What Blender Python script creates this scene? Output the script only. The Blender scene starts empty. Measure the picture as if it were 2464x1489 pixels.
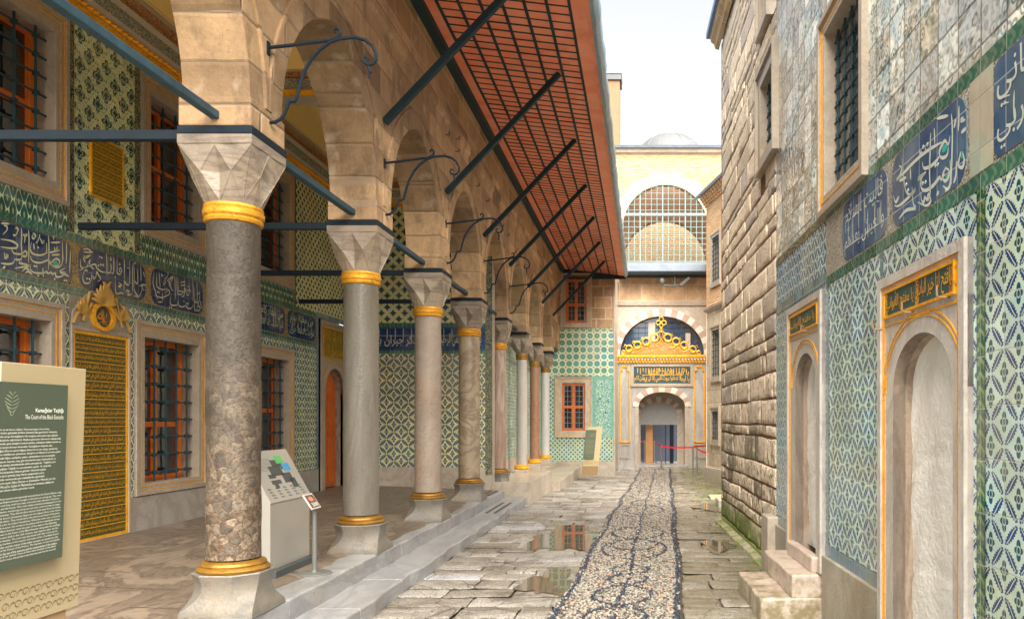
import bpy, bmesh, math, random
import numpy as np
from math import sin, cos, pi, radians, sqrt, atan2
from mathutils import Vector, Matrix

random.seed(7)
rng = np.random.default_rng(11)
SC = bpy.context.scene
COL = SC.collection

# ------------------------------------------------------------ camera, sky, sun
F = 1870.0                                   # focal length in units of a 2464 px wide picture
VX, VY = 1547.0, 1008.0                      # where the courtyard's long lines meet
cam = bpy.data.cameras.new('camera')
co = bpy.data.objects.new('camera', cam)
COL.objects.link(co)
co.location = (0, 0, 1.7)
co.rotation_euler = (radians(90), 0, 0)
cam.sensor_width = 36
cam.lens = 36 * F / 2464
cam.shift_x = -(VX - 1232) / 2464
cam.shift_y = (VY - 744.5) / 2464
cam.clip_end = 500
SC.camera = co

SUN_EL, SUN_AZ = radians(52), radians(160)   # azimuth clockwise from +Y: behind the camera, to the right
w = bpy.data.worlds.new('World')
SC.world = w
w.use_nodes = True
nt = w.node_tree
bg = nt.nodes['Background']
sky = nt.nodes.new('ShaderNodeTexSky')
sky.sky_type = 'NISHITA'
sky.sun_disc = False
sky.sun_elevation = SUN_EL
sky.sun_rotation = SUN_AZ
sky.dust_density = 4
sky.air_density = 1.0
sky.ozone_density = 1.0
hs = nt.nodes.new('ShaderNodeHueSaturation')
hs.inputs['Saturation'].default_value = 0.10
nt.links.new(sky.outputs[0], hs.inputs['Color'])
nt.links.new(hs.outputs[0], bg.inputs[0])
bg.inputs[1].default_value = 0.05

sl = bpy.data.lights.new('sun', 'SUN')
so = bpy.data.objects.new('sun', sl)
COL.objects.link(so)
sl.energy = 2.5
sl.angle = radians(75)
sl.color = (1.0, 0.92, 0.79)
sd = Vector((sin(SUN_AZ) * cos(SUN_EL), cos(SUN_AZ) * cos(SUN_EL), sin(SUN_EL)))
so.rotation_euler = (-sd).to_track_quat('-Z', 'Y').to_euler()
SC.view_settings.view_transform = 'Standard'
SC.view_settings.look = 'None'
SC.view_settings.exposure = 2.82
SC.view_settings.gamma = 1
SC.cycles.max_bounces = 8
SC.cycles.diffuse_bounces = 5

# ------------------------------------------------------------ shader expressions
class E:
    def __init__(s, g, v): s.g, s.v = g, v
    def __add__(s, o): return s.g.m('ADD', s, o)
    __radd__ = __add__
    def __sub__(s, o): return s.g.m('SUBTRACT', s, o)
    def __rsub__(s, o): return s.g.m('SUBTRACT', o, s)
    def __mul__(s, o): return s.g.m('MULTIPLY', s, o)
    __rmul__ = __mul__
    def __truediv__(s, o): return s.g.m('DIVIDE', s, o)

class G:
    def __init__(s, name, uv='yz'):
        s.mat = bpy.data.materials.new(name)
        s.mat.use_nodes = True
        s.t = s.mat.node_tree
        s.t.nodes.clear()
        s.out = s.t.nodes.new('ShaderNodeOutputMaterial')
        s.b = s.t.nodes.new('ShaderNodeBsdfPrincipled')
        s.t.links.new(s.b.outputs[0], s.out.inputs[0])
        tc = s.t.nodes.new('ShaderNodeTexCoord')
        s.obj = tc.outputs['Object']
        sp = s.t.nodes.new('ShaderNodeSeparateXYZ')
        s.t.links.new(s.obj, sp.inputs[0])
        s.x, s.y, s.z = [E(s, sp.outputs[i]) for i in range(3)]
        s.u, s.w = getattr(s, uv[0]), getattr(s, uv[1])
    def put(s, sock, v):
        if isinstance(v, E): s.t.links.new(v.v, sock)
        elif hasattr(v, 'is_linked'): s.t.links.new(v, sock)
        elif isinstance(v, tuple) and len(v) == 3 and sock.type == 'RGBA': sock.default_value = (*v, 1)
        else: sock.default_value = v
    def m(s, op, a, b=0.0, clamp=False):
        n = s.t.nodes.new('ShaderNodeMath'); n.operation = op; n.use_clamp = clamp
        s.put(n.inputs[0], a); s.put(n.inputs[1], b)
        return E(s, n.outputs[0])
    def sin(s, a): return s.m('SINE', a)
    def abs(s, a): return s.m('ABSOLUTE', a)
    def frac(s, a): return s.m('FRACT', a)
    def floor(s, a): return s.m('FLOOR', a)
    def min(s, a, b): return s.m('MINIMUM', a, b)
    def max(s, a, b): return s.m('MAXIMUM', a, b)
    def pow(s, a, b): return s.m('POWER', a, b)
    def sqrt(s, a): return s.m('SQRT', a)
    def hyp(s, a, b): return s.sqrt(a * a + b * b)
    def atan(s, a, b): return s.m('ARCTAN2', a, b)
    def lt(s, a, t, k=0.02):                       # soft a < t
        d = s.m('SUBTRACT', t, a)
        return s.m('ADD', d * (1.0 / k), 0.5, True)
    def ss(s, a, lo, hi): return s.m('DIVIDE', a - lo, hi - lo, True)
    def inv(s, a): return s.m('SUBTRACT', 1.0, a)
    def cen(s, a): return s.frac(a) - 0.5
    def vec(s, a, b, c=0.0):
        n = s.t.nodes.new('ShaderNodeCombineXYZ')
        for i, q in enumerate((a, b, c)): s.put(n.inputs[i], q)
        return n.outputs[0]
    def noise(s, scale, detail=3, rough=.55, vec=None, dist=0.0, stretch=None):
        n = s.t.nodes.new('ShaderNodeTexNoise')
        v = vec or s.obj
        if stretch:
            mp = s.t.nodes.new('ShaderNodeMapping'); mp.inputs['Scale'].default_value = stretch
            s.t.links.new(v, mp.inputs[0]); v = mp.outputs[0]
        s.t.links.new(v, n.inputs['Vector'])
        n.inputs['Scale'].default_value = scale; n.inputs['Detail'].default_value = detail
        n.inputs['Roughness'].default_value = rough; n.inputs['Distortion'].default_value = dist
        return E(s, n.outputs[0])
    def voro(s, scale, feature='F1', vec=None, out=0, rnd=1.0):
        n = s.t.nodes.new('ShaderNodeTexVoronoi'); n.feature = feature
        s.t.links.new(vec or s.obj, n.inputs['Vector'])
        n.inputs['Scale'].default_value = scale
        n.inputs['Randomness'].default_value = rnd
        return E(s, n.outputs[out]) if feature != 'DISTANCE_TO_EDGE' else E(s, n.outputs[0])
    def rand(s, a, b):
        n = s.t.nodes.new('ShaderNodeTexWhiteNoise'); n.noise_dimensions = '2D'
        s.t.links.new(s.vec(a, b), n.inputs['Vector'])
        return E(s, n.outputs[0])
    def attr(s, name, out='Fac'):
        n = s.t.nodes.new('ShaderNodeAttribute'); n.attribute_name = name
        return E(s, n.outputs[out])
    def mix(s, f, a, b, mode='MIX'):
        n = s.t.nodes.new('ShaderNodeMix'); n.data_type = 'RGBA'; n.blend_type = mode
        s.put(n.inputs[0], f); s.put(n.inputs[6], a); s.put(n.inputs[7], b)
        return E(s, n.outputs[2])
    def mul(s, a, k):                                # colour times grey value
        n = s.t.nodes.new('ShaderNodeVectorMath'); n.operation = 'SCALE'
        s.put(n.inputs[0], a); s.put(n.inputs[3], k)
        return E(s, n.outputs[0])
    def done(s, col, rough=.5, metal=0.0, bump=None, dist=.01, spec=.5, strength=1.0, coat=0):
        s.put(s.b.inputs['Base Color'], col)
        s.put(s.b.inputs['Roughness'], rough)
        s.put(s.b.inputs['Metallic'], metal)
        s.b.inputs['Specular IOR Level'].default_value = spec
        if coat: s.b.inputs['Coat Weight'].default_value = coat; s.b.inputs['Coat Roughness'].default_value = .08
        if bump is not None:
            n = s.t.nodes.new('ShaderNodeBump'); n.inputs['Distance'].default_value = dist
            n.inputs['Strength'].default_value = strength
            s.put(n.inputs['Height'], bump)
            s.t.links.new(n.outputs[0], s.b.inputs['Normal'])
        return s.mat

def plain(name, col, rough=.5, metal=0.0, var=.25, sc=6, bump=.002, spec=.5):
    g = G(name)
    n = g.noise(sc, 5)
    n2 = g.noise(sc * 9, 3)
    k = 1.0 + (n - .5) * (var * 2) + (n2 - .5) * var
    return g.done(g.mul(col, k), g.m('ADD', rough, (n - .5) * .25, True), metal, n2, bump, spec)

def marble(name, base, vein, sc=1.5, amt=.8, rough=.35, stretch=(1, 1, 1), stain=(.35, .25, .15), st=.35, spots=0.0, spotcol=(.03, .02, .02)):
    g = G(name)
    a = g.noise(sc, 6, .6, dist=1.6, stretch=stretch)
    v = g.inv(g.ss(g.abs(a - .5), 0.0, .07))
    b = g.noise(sc * .6, 5, .6, stretch=stretch)
    c = g.mix(g.ss(b, .3, .7) * .6, base, vein)
    c = g.mix(v * amt, c, vein)
    s = g.ss(g.noise(.9, 5, .65), .5, .72)
    c = g.mix(s * st, c, stain)
    f = g.noise(38, 3)
    c = g.mul(c, .82 + f * .36)
    if spots:
        sp = g.voro(16)
        k = g.lt(sp, .16, .05) * g.ss(g.noise(1.3, 2), .45, .6)
        c = g.mix(k * spots, c, spotcol)
    return g.done(c, rough, 0, f, .004)

def ashlar(name, base, dark, bw=.62, bh=.31, uv='yz', mortar=(.5, .42, .32), st=.6, rough=.8, off=.5, mw=.006, bd=.006):
    g = G(name, uv)
    n = g.noise(1.1, 6, .65)
    n2 = g.noise(7, 6, .7)
    wob = (g.noise(3, 2) - .5) * .03
    row = g.floor((g.w + wob) / bh)
    uu = (g.u + wob) / bw + row * .37 + g.rand(row, 3.0) * .6
    cellr = g.rand(g.floor(uu), row)
    fu, fv = g.abs(g.cen(uu)), g.abs(g.cen((g.w + wob) / bh))
    edge = g.min((.5 - fu) * bw, (.5 - fv) * bh)
    mo = g.lt(edge, mw, .006)
    c = g.mix(g.ss(n, .38, .68) * st, base, dark)
    c = g.mix(g.ss(cellr, .45, .95) * .55, c, dark)
    c = g.mul(c, .74 + g.frac(cellr * 17.0) * .45)
    strk = g.ss(g.noise(2.2, 5, .65, stretch=(1.5, 1.5, .25)), .54, .72)
    c = g.mix(strk * .55, c, dark)
    c = g.mul(c, .5 + n2 * .95)
    n4 = g.noise(34, 4, .7)
    c = g.mul(c, .72 + n4 * .55)
    c = g.mix(g.ss(n4, .60, .68) * .5, c, dark)
    grime = g.ss(g.noise(1.7, 7, .72, stretch=(1, 1, .6)), .52, .66)
    c = g.mix(grime * .6, c, (dark[0] * .8, dark[1] * .85, dark[2] * 1.0))
    c = g.mix(g.ss(n2, .54, .72) * .45, c, dark)
    c = g.mix(g.ss(g.noise(3.3, 4, .6), .60, .70) * .3, c, (.72, .64, .52))
    c = g.mix(mo * .75, c, mortar)
    h = g.ss(edge, 0.0, .02) + n2 * .8 + n4 * .3
    return g.done(c, rough, 0, h, bd)

# ---- glazed tiles; joints, small tone change from tile to tile, wavy glaze
def tile_finish(g, c, ts, joint=(.42, .42, .36), rough=.16, du=0.0, dw=0.0, tone=.22, jw=.012, wavy=.0022, tilt=.004, fade_glare=.22):
    fu, fw = (g.u + du) / ts, (g.w + dw) / ts
    r = g.rand(g.floor(fu), g.floor(fw)); r2_ = g.m('ADD', g.rand(g.floor(fu) + 5.0, g.floor(fw) + 3.0) * .6, g.ss(g.noise(.8, 2), .4, .6) * .5, True)
    r2 = g.rand(g.floor(fu) + 31.0, g.floor(fw) + 7.0)
    e = .5 - g.max(g.abs(g.cen(fu)), g.abs(g.cen(fw)))
    j = g.lt(e, jw, jw)
    n = g.noise(5, 3)
    c = g.mul(c, 1.0 - tone * .5 + r * tone + (n - .5) * .35)
    c = g.mix(.75, c, g.mix(r2_, (1.0, .95, .78), (.80, .95, 1.06)), 'MULTIPLY')
    fd = g.ss(g.noise(.9, 4, .65), .53, .68)
    c = g.mix(fd * fade_glare, c, (.58, .50, .38))  # faded patches and pale glare on the glaze, put into the colour
    c = g.mix(j * .65, c, joint)
    # every tile is set at its own slight angle, and its glaze is uneven
    h = g.noise(9, 2) * wavy * 2.2 + (g.cen(fu) * (r - .5) + g.cen(fw) * (r2 - .5)) * tilt * 2.5 - j * .001
    return g.done(c, g.m('ADD', rough, j * .4 + (n - .5) * .1, True), 0, h, 1.0, .5)

def leaf_lattice(name, uv, pu, pw, bgc, leaf, flow, vein=(.70, .68, .48), ts=None, rough=.16, du=0., dw=0., lw=.13, simple=False):
    g = G(name, uv)
    a, b = (g.u + du) / pu, (g.w + dw) / pw
    p, q = a + b, a - b
    def leaves(p, q):
        ca = g.cen(p + .5)                      # distance from the lattice line
        t = g.frac(q)
        st = g.sin(t * pi)
        wd = g.pow(st, .8) * lw + g.sin(t * 56.0) * (.012 if simple else .022)
        body = g.lt(g.abs(ca), wd, .025) * g.ss(st, .20, .30)
        vn = g.lt(g.abs(ca - g.sin(t * 2 * pi) * .025), .016, .02) * g.ss(st, .4, .55)
        return body, vn
    b1, v1 = leaves(p, q)
    b2, v2 = leaves(q, p)
    du_, dw_ = g.cen(p) + g.cen(q), g.cen(p) - g.cen(q)     # diamond-centred u, w
    du_, dw_ = du_ * .5, dw_ * .5
    r = g.hyp(du_ * 1.75, dw_ * 1.2)
    th = g.atan(dw_, du_)
    pet = .13 + g.abs(g.m('COSINE', th * 2.0)) * .13
    fl = g.lt(r, pet, .02)
    ring = g.lt(g.abs(r - .10), .016, .012)
    n = g.noise(4, 4)
    c = g.mix(g.ss(n, .4, .7) * .35, bgc, (bgc[0] * .6, bgc[1] * .85, bgc[2] * .6))
    c = g.mix(b1, c, leaf); c = g.mix(b2, c, leaf)
    c = g.mix(g.max(v1, v2), c, vein)
    c = g.mix(fl, c, flow)
    c = g.mix(ring * .9, c, vein)
    return tile_finish(g, c, ts or pu, rough=rough)

def ogee(name, uv, pu, pw, bgc, lens, eye=(.5, .55, .35), ts=.25, rough=.18, width=.34):
    g = G(name, uv)
    a = g.u / pu; b = g.w / pw
    def lensf(a, b):
        ca, cb = g.cen(a), g.cen(b)
        wd = g.m('COSINE', cb * pi) * width
        d = g.abs(ca)
        body = g.lt(d, wd, .05) * g.lt(g.abs(cb), .46, .03)
        inner = g.lt(g.hyp(ca * 1.6, cb), .14, .05)
        return body, inner
    b1, i1 = lensf(a, b)
    b2, i2 = lensf(a + .5, b + .5)
    k = g.max(b1, b2)
    c = g.mix(k, bgc, lens)
    c = g.mix(g.max(i1, i2) * .6, c, eye)
    return tile_finish(g, c, ts, rough=rough)

def rosette(name, uv, pu, pw, bgc, dark, curl, ts=.25, rough=.2):
    g = G(name, uv)
    wx = g.noise(9, 1) * .05
    a = (g.u + wx) / pu; b = (g.w + wx) / pw
    def ros(a, b):
        ca, cb = g.cen(a), g.cen(b)
        r = g.hyp(ca, cb); th = g.atan(cb, ca)
        e = .16 + g.abs(g.m('COSINE', th * 2.0)) * .13
        return g.lt(r, e, .03), g.lt(g.abs(r - e * .6), .028, .02)
    k1, h1 = ros(a, b); k2, h2 = ros(a + .5, b + .5)
    # curling stems between the rosettes
    s = g.sin(g.u * (2 * pi / pu * 2) + g.sin(g.w * (2 * pi / pw * 2)) * 2.4) + g.sin(g.w * (2 * pi / pw * 2) + g.sin(g.u * (2 * pi / pu * 3)) * 1.6)
    st = g.lt(g.abs(s - .45), .26, .2)
    c = g.mix(st * .9, bgc, curl)
    c = g.mix(g.max(k1, k2), c, dark)
    c = g.mix(g.max(h1, h2) * .6, c, bgc)
    return tile_finish(g, c, ts, rough=rough)

def interlace(name, uv, p, bgc, line, dot, ts=.25, lw=.10):
    g = G(name, uv)
    a, b = g.u / p, g.w / p
    r1 = g.hyp(g.cen(a), g.cen(b)); r2 = g.hyp(g.cen(a + .5), g.cen(b + .5))
    l = g.max(g.lt(g.abs(r1 - .42), lw * .5, .05), g.lt(g.abs(r2 - .42), lw * .5, .05))
    dg = g.min(g.abs(g.cen(a + b)), g.abs(g.cen(a - b)))
    l = g.max(l, g.lt(dg, lw * .35, .05))
    d = g.max(g.lt(r1, .12, .03), g.lt(r2, .12, .03))
    c = g.mix(l, bgc, line)
    c = g.mix(d * .8, c, dot)
    return tile_finish(g, c, ts)

def border(name, uv, across, c1, c2, ts=.25, freq=28.0, lo=0.0, hi=.08, along='u'):
    g = G(name, uv)
    u, v = (g.u, g.w) if along == 'u' else (g.w, g.u)
    s = g.sin(u * freq + g.sin(v * 80.0) * 1.3)
    s2 = g.sin(u * freq * 2.0 - v * 90.0)
    c = g.mix(g.ss(s + s2 * .6, .0, .5), c1, c2)
    t = (v - lo) / (hi - lo)
    e = g.inv(g.ss(g.min(t, g.inv(t)), .06, .14))
    c = g.mix(e * .8, c, c1)
    return tile_finish(g, c, ts, tone=.5)

def arabesque(name, c1, c2, sc=26, metal=0.0, rough=.3, lo=.42, hi=.55, bump=.004):
    g = G(name)
    n = g.noise(sc, 2, .5, dist=2.2)
    w_ = g.sin(n * 34.0)
    k = g.ss(w_, lo - .4, hi - .1)
    return g.done(g.mix(k, c1, c2), rough, metal, k, bump)

# ------------------------------------------------------------ geometry helpers
class Frame:
    def __init__(s, ox=0., oy=0., rot=0.): s.o, s.r = Vector((ox, oy, 0)), rot
    def world(s, p):
        c, n = cos(s.r), sin(s.r)
        return Vector((s.o.x + p[0] * c - p[1] * n, s.o.y + p[0] * n + p[1] * c, p[2]))
W = Frame()
TH = .035
R = Frame(1.7625, 0, TH)                       # right-hand wall: local y runs along it, local -x is its face

def thing(name, label, cat, loc=(0, 0, 0), frame=W, group=None, kind=None):
    o = bpy.data.objects.new(name, None)
    COL.objects.link(o)
    o.empty_display_size = .2
    o.location = frame.world(loc); o.rotation_euler = (0, 0, frame.r)
    o['_l'] = tuple(float(v) for v in loc)
    if label: o['label'] = label
    if cat: o['category'] = cat
    if group: o['group'] = group
    if kind: o['kind'] = kind
    return o

class MB:
    def __init__(s, tf=None): s.v, s.f, s.tf, s.sm = [], [], tf, False
    def vs(s, pts):
        n = len(s.v)
        s.v += [tuple(s.tf(*p)) if s.tf else tuple(p) for p in pts]
        return n
    def quad(s, a, b, c, d):
        n = s.vs([a, b, c, d]); s.f.append((n, n + 1, n + 2, n + 3)); return s
    def poly(s, pts):
        n = s.vs(pts); s.f.append(tuple(range(n, n + len(pts)))); return s
    def box(s, x0, x1, y0, y1, z0, z1):
        n = s.vs([(x, y, z) for x in (x0, x1) for y in (y0, y1) for z in (z0, z1)])
        for q in ((0, 1, 3, 2), (4, 6, 7, 5), (0, 4, 5, 1), (2, 3, 7, 6), (0, 2, 6, 4), (1, 5, 7, 3)):
            s.f.append(tuple(n + i for i in q))
        return s
    def loft(s, rings, cap=True, closed=True):
        k = len(rings[0]); n0 = None
        for r in rings:
            n = s.vs(r)
            if n0 is not None:
                for i in range(k if closed else k - 1):
                    j = (i + 1) % k
                    s.f.append((n0 + i, n0 + j, n + j, n + i))
            else: first = n
            n0 = n
        if cap and closed:
            s.f.append(tuple(first + i for i in range(k))[::-1])
            s.f.append(tuple(n0 + i for i in range(k)))
        return s
    def lathe(s, cx, cy, prof, n=24):
        return s.loft([[(cx + r * cos(2 * pi * i / n), cy + r * sin(2 * pi * i / n), z) for i in range(n)] for r, z in prof])
    def tube(s, path, r, n=8, closed=False, flat=None):
        P = [Vector(p) for p in path]; m = len(P); rings = []; up = None
        for i in range(m):
            if closed: t = P[(i + 1) % m] - P[i - 1]
            else: t = P[min(i + 1, m - 1)] - P[max(i - 1, 0)]
            if t.length < 1e-9: t = Vector((0, 0, 1))
            t.normalize()
            if up is None:
                up = Vector((0, 0, 1)) if abs(t.z) < .9 else Vector((1, 0, 0))
            a = t.cross(up)
            if a.length < 1e-6: a = t.orthogonal()
            a.normalize(); b = a.cross(t).normalized(); up = b
            rr = r[i] if isinstance(r, (list, tuple)) else r
            rings.append([tuple(P[i] + a * (rr * cos(2 * pi * (j + .5) / n)) + b * (rr * (flat or 1) * sin(2 * pi * (j + .5) / n))) for j in range(n)])
        if closed: rings.append(rings[0])
        return s.loft(rings, cap=not closed)
    def prism(s, pts, d0, d1):
        """outline pts (u, w) between depths d0 and d1; (u, w, d) goes through tf"""
        n = len(pts)
        a = s.vs([(p[0], p[1], d0) for p in pts]); b = s.vs([(p[0], p[1], d1) for p in pts])
        s.f.append(tuple(a + i for i in range(n))[::-1]); s.f.append(tuple(b + i for i in range(n)))
        for i in range(n):
            j = (i + 1) % n
            s.f.append((a + i, a + j, b + j, b + i))
        return s
    def ring(s, outer, inner, d0, d1):
        """closed band between two outlines with equal counts, with depth"""
        n = len(outer)
        A = [s.vs([(p[0], p[1], d) for p in o]) for o, d in ((outer, d0), (outer, d1), (inner, d1), (inner, d0))]
        for k in range(4):
            a, b = A[k], A[(k + 1) % 4]
            for i in range(n):
                j = (i + 1) % n
                s.f.append((a + i, a + j, b + j, b + i))
        return s
    def band(s, outer, inner, d0, d1):
        """open band (arch ring) with depth"""
        n = len(outer)
        A = [s.vs([(p[0], p[1], d) for p in o]) for o, d in ((outer, d0), (outer, d1), (inner, d1), (inner, d0))]
        for k in range(4):
            a, b = A[k], A[(k + 1) % 4]
            for i in range(n - 1): s.f.append((a + i, a + i + 1, b + i + 1, b + i))
        for i in (0, n - 1): s.f.append(tuple(A[k] + i for k in range(4)))
        return s
    def rect(s, u0, u1, w0, w1, d0, d1): return s.prism([(u0, w0), (u1, w0), (u1, w1), (u0, w1)], d0, d1)
    def build(s, name, mat, parent=None, smooth=False, bevel=0.0, kind=None, seg=2, loc=None, label=None, world_parent=False):
        me = bpy.data.meshes.new(name)
        me.from_pydata(s.v, [], s.f)
        bm = bmesh.new(); bm.from_mesh(me)
        bmesh.ops.recalc_face_normals(bm, faces=bm.faces)
        bm.to_mesh(me); bm.free()
        if mat: me.materials.append(mat)
        if smooth:
            me.polygons.foreach_set('use_smooth', [True] * len(me.polygons))
            if smooth != 'all': me.set_sharp_from_angle(angle=radians(smooth if smooth is not True else 40))
        o = bpy.data.objects.new(name, me)
        COL.objects.link(o)
        if parent is not None:
            o.parent = parent
            if '_l' in parent: o.location = -Vector(parent['_l'])
        if bevel:
            b = o.modifiers.new('bevel', 'BEVEL'); b.width = bevel; b.segments = seg; b.limit_method = 'ANGLE'; b.angle_limit = radians(35)
        if kind: o['kind'] = kind
        if label: o['label'] = label
        return o

def tfL(u, w_, d): return (-5.85 + d, u, w_)         # left wall
def tfR(u, w_, d): return (-d, u, w_)                # right wall (frame R)
def tfB(y): return lambda u, w_, d: (u, y - d, w_)   # walls facing the camera

def gz(y): return 0.0 if y < 14 else -.017 * (min(y, 24) - 14)

def rectpts(u0, u1, w0, w1): return [(u0, w0), (u1, w0), (u1, w1), (u0, w1)]

def arch_pts(c, half, zs, rise, n=12, pointed=True):
    """arch from the left springing to the right one"""
    out = []
    if rise >= half - 1e-6 and pointed:
        Rr = (half * half + rise * rise) / (2 * half)
        a1 = math.asin(min(1, rise / Rr))
        for i in range(n + 1):
            a = a1 * i / n
            out.append((c - half + Rr - Rr * cos(a), zs + Rr * sin(a)))
        for i in range(n - 1, -1, -1):
            a = a1 * i / n
            out.append((c + half - Rr + Rr * cos(a), zs + Rr * sin(a)))
    else:
        for i in range(2 * n + 1):
            a = pi - pi * i / (2 * n)
            k = 1 - .10 * (1 - abs(cos(a))) if pointed else 1
            out.append((c + half * cos(a), zs + rise * abs(sin(a)) ** (.92 if pointed else 1)))
    return out

def holed(mb, u0, u1, w0, w1, holes, d=0.0):
    us = sorted({u0, u1, *[min(max(h[i], u0), u1) for h in holes for i in (0, 1)]})
    ws = sorted({w0, w1, *[min(max(h[i], w0), w1) for h in holes for i in (2, 3)]})
    for i in range(len(us) - 1):
        for j in range(len(ws) - 1):
            a, b = (us[i] + us[i + 1]) / 2, (ws[j] + ws[j + 1]) / 2
            if any(h[0] < a < h[1] and h[2] < b < h[3] for h in holes): continue
            mb.quad((us[i], ws[j], d), (us[i + 1], ws[j], d), (us[i + 1], ws[j + 1], d), (us[i], ws[j + 1], d))
    return mb

# ---- Arabic letters join: pick each letter's joined shape, right to left
AR = {}
for c_, b_ in zip("بتثجحخ", (0xFE8F, 0xFE95, 0xFE99, 0xFE9D, 0xFEA1, 0xFEA5)): AR[c_] = [b_, b_ + 1, b_ + 2, b_ + 3]
for c_, b_ in zip("سشصضطظعغفقكلمنهي", range(0xFEB1, 0xFEB1 + 64, 4)): AR[c_] = [b_, b_ + 1, b_ + 2, b_ + 3]
AR["ي"] = [0xFEF1, 0xFEF2, 0xFEF3, 0xFEF4]
for c_, b_ in zip("ادذرزوىةآأإ\u0001", (0xFE8D, 0xFEA9, 0xFEAB, 0xFEAD, 0xFEAF, 0xFEED, 0xFEEF, 0xFE93, 0xFE81, 0xFE83, 0xFE87, 0xFEFB)): AR[c_] = [b_, b_ + 1, None, None]
def shape(s):
    s = s.replace("لا", "\u0001"); out = []
    for i, c in enumerate(s):
        if c not in AR: out.append(c); continue
        p = s[i - 1] if i else ' '; n = s[i + 1] if i + 1 < len(s) else ' '
        jp = p in AR and AR[p][2] is not None; jn = AR[c][2] is not None and n in AR
        out.append(chr(AR[c][3 if jp and jn else 1 if jp else 2 if jn else 0]))
    return ''.join(reversed(out))

_tc = {}
def text_geo(s, bold=0.0):
    if (s, bold) in _tc: return _tc[(s, bold)]
    cu = bpy.data.curves.new('t', 'FONT'); cu.body = s; cu.resolution_u = 2; cu.offset = bold
    o = bpy.data.objects.new('t', cu); COL.objects.link(o)
    dg = bpy.context.evaluated_depsgraph_get(); dg.update()
    me = bpy.data.meshes.new_from_object(o.evaluated_get(dg))
    v = [tuple(q.co[:2]) for q in me.vertices]; f = [tuple(p.vertices) for p in me.polygons]
    bpy.data.objects.remove(o); bpy.data.curves.remove(cu); bpy.data.meshes.remove(me)
    xs = [a for a, _ in v] or [0]; ys = [b for _, b in v] or [0]
    _tc[(s, bold)] = (v, f, min(xs), max(xs), min(ys), max(ys))
    return _tc[(s, bold)]

def put_text(mb, s, u0, u1, w0, w1, d, ar=False, bold=0.0, flip=False, fit=True):
    """lay the letters of s into the box u0..u1, w0..w1 at depth d"""
    v, f, x0, x1, y0, y1 = text_geo(shape(s) if ar else s, bold)
    if not v: return
    k = (w1 - w0) / (y1 - y0 or 1)
    su = (u1 - u0) / (x1 - x0) if fit else k
    pts = []
    for x, y in v:
        a = (x - x0) * su
        pts.append(((u0 + a) if not flip else (u1 - a), w0 + (y - y0) * k, d))
    n = mb.vs(pts)
    mb.f += [tuple(n + i for i in q) for q in f]

def stroke(mb, pts, wid, d, nib=radians(60), thick=.35):
    """a pen stroke: ribbon whose width follows the direction against the nib"""
    P = [Vector(p) for p in pts]
    # resample smooth (Catmull-Rom)
    Q = []
    for i in range(len(P) - 1):
        a, b, c, e = P[max(i - 1, 0)], P[i], P[i + 1], P[min(i + 2, len(P) - 1)]
        for k in range(4):
            t = k / 4
            Q.append(.5 * ((2 * b) + (c - a) * t + (2 * a - 5 * b + 4 * c - e) * t * t + (3 * b - a - 3 * c + e) * t ** 3))
    Q.append(P[-1]); L, Rr = [], []; n = len(Q)
    for i, q in enumerate(Q):
        t = (Q[min(i + 1, n - 1)] - Q[max(i - 1, 0)])
        if t.length < 1e-9: t = Vector((1, 0))
        t.normalize(); nn = Vector((-t.y, t.x))
        k = thick + (1 - thick) * abs(sin(atan2(t.y, t.x) - nib))
        k *= min(1, .35 + 3 * min(i, n - 1 - i) / n)
        L.append(q + nn * wid * k * .5); Rr.append(q - nn * wid * k * .5)
    a = mb.vs([(p.x, p.y, d) for p in L]); b = mb.vs([(p.x, p.y, d) for p in Rr])
    for i in range(n - 1): mb.f.append((a + i, a + i + 1, b + i + 1, b + i))

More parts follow.
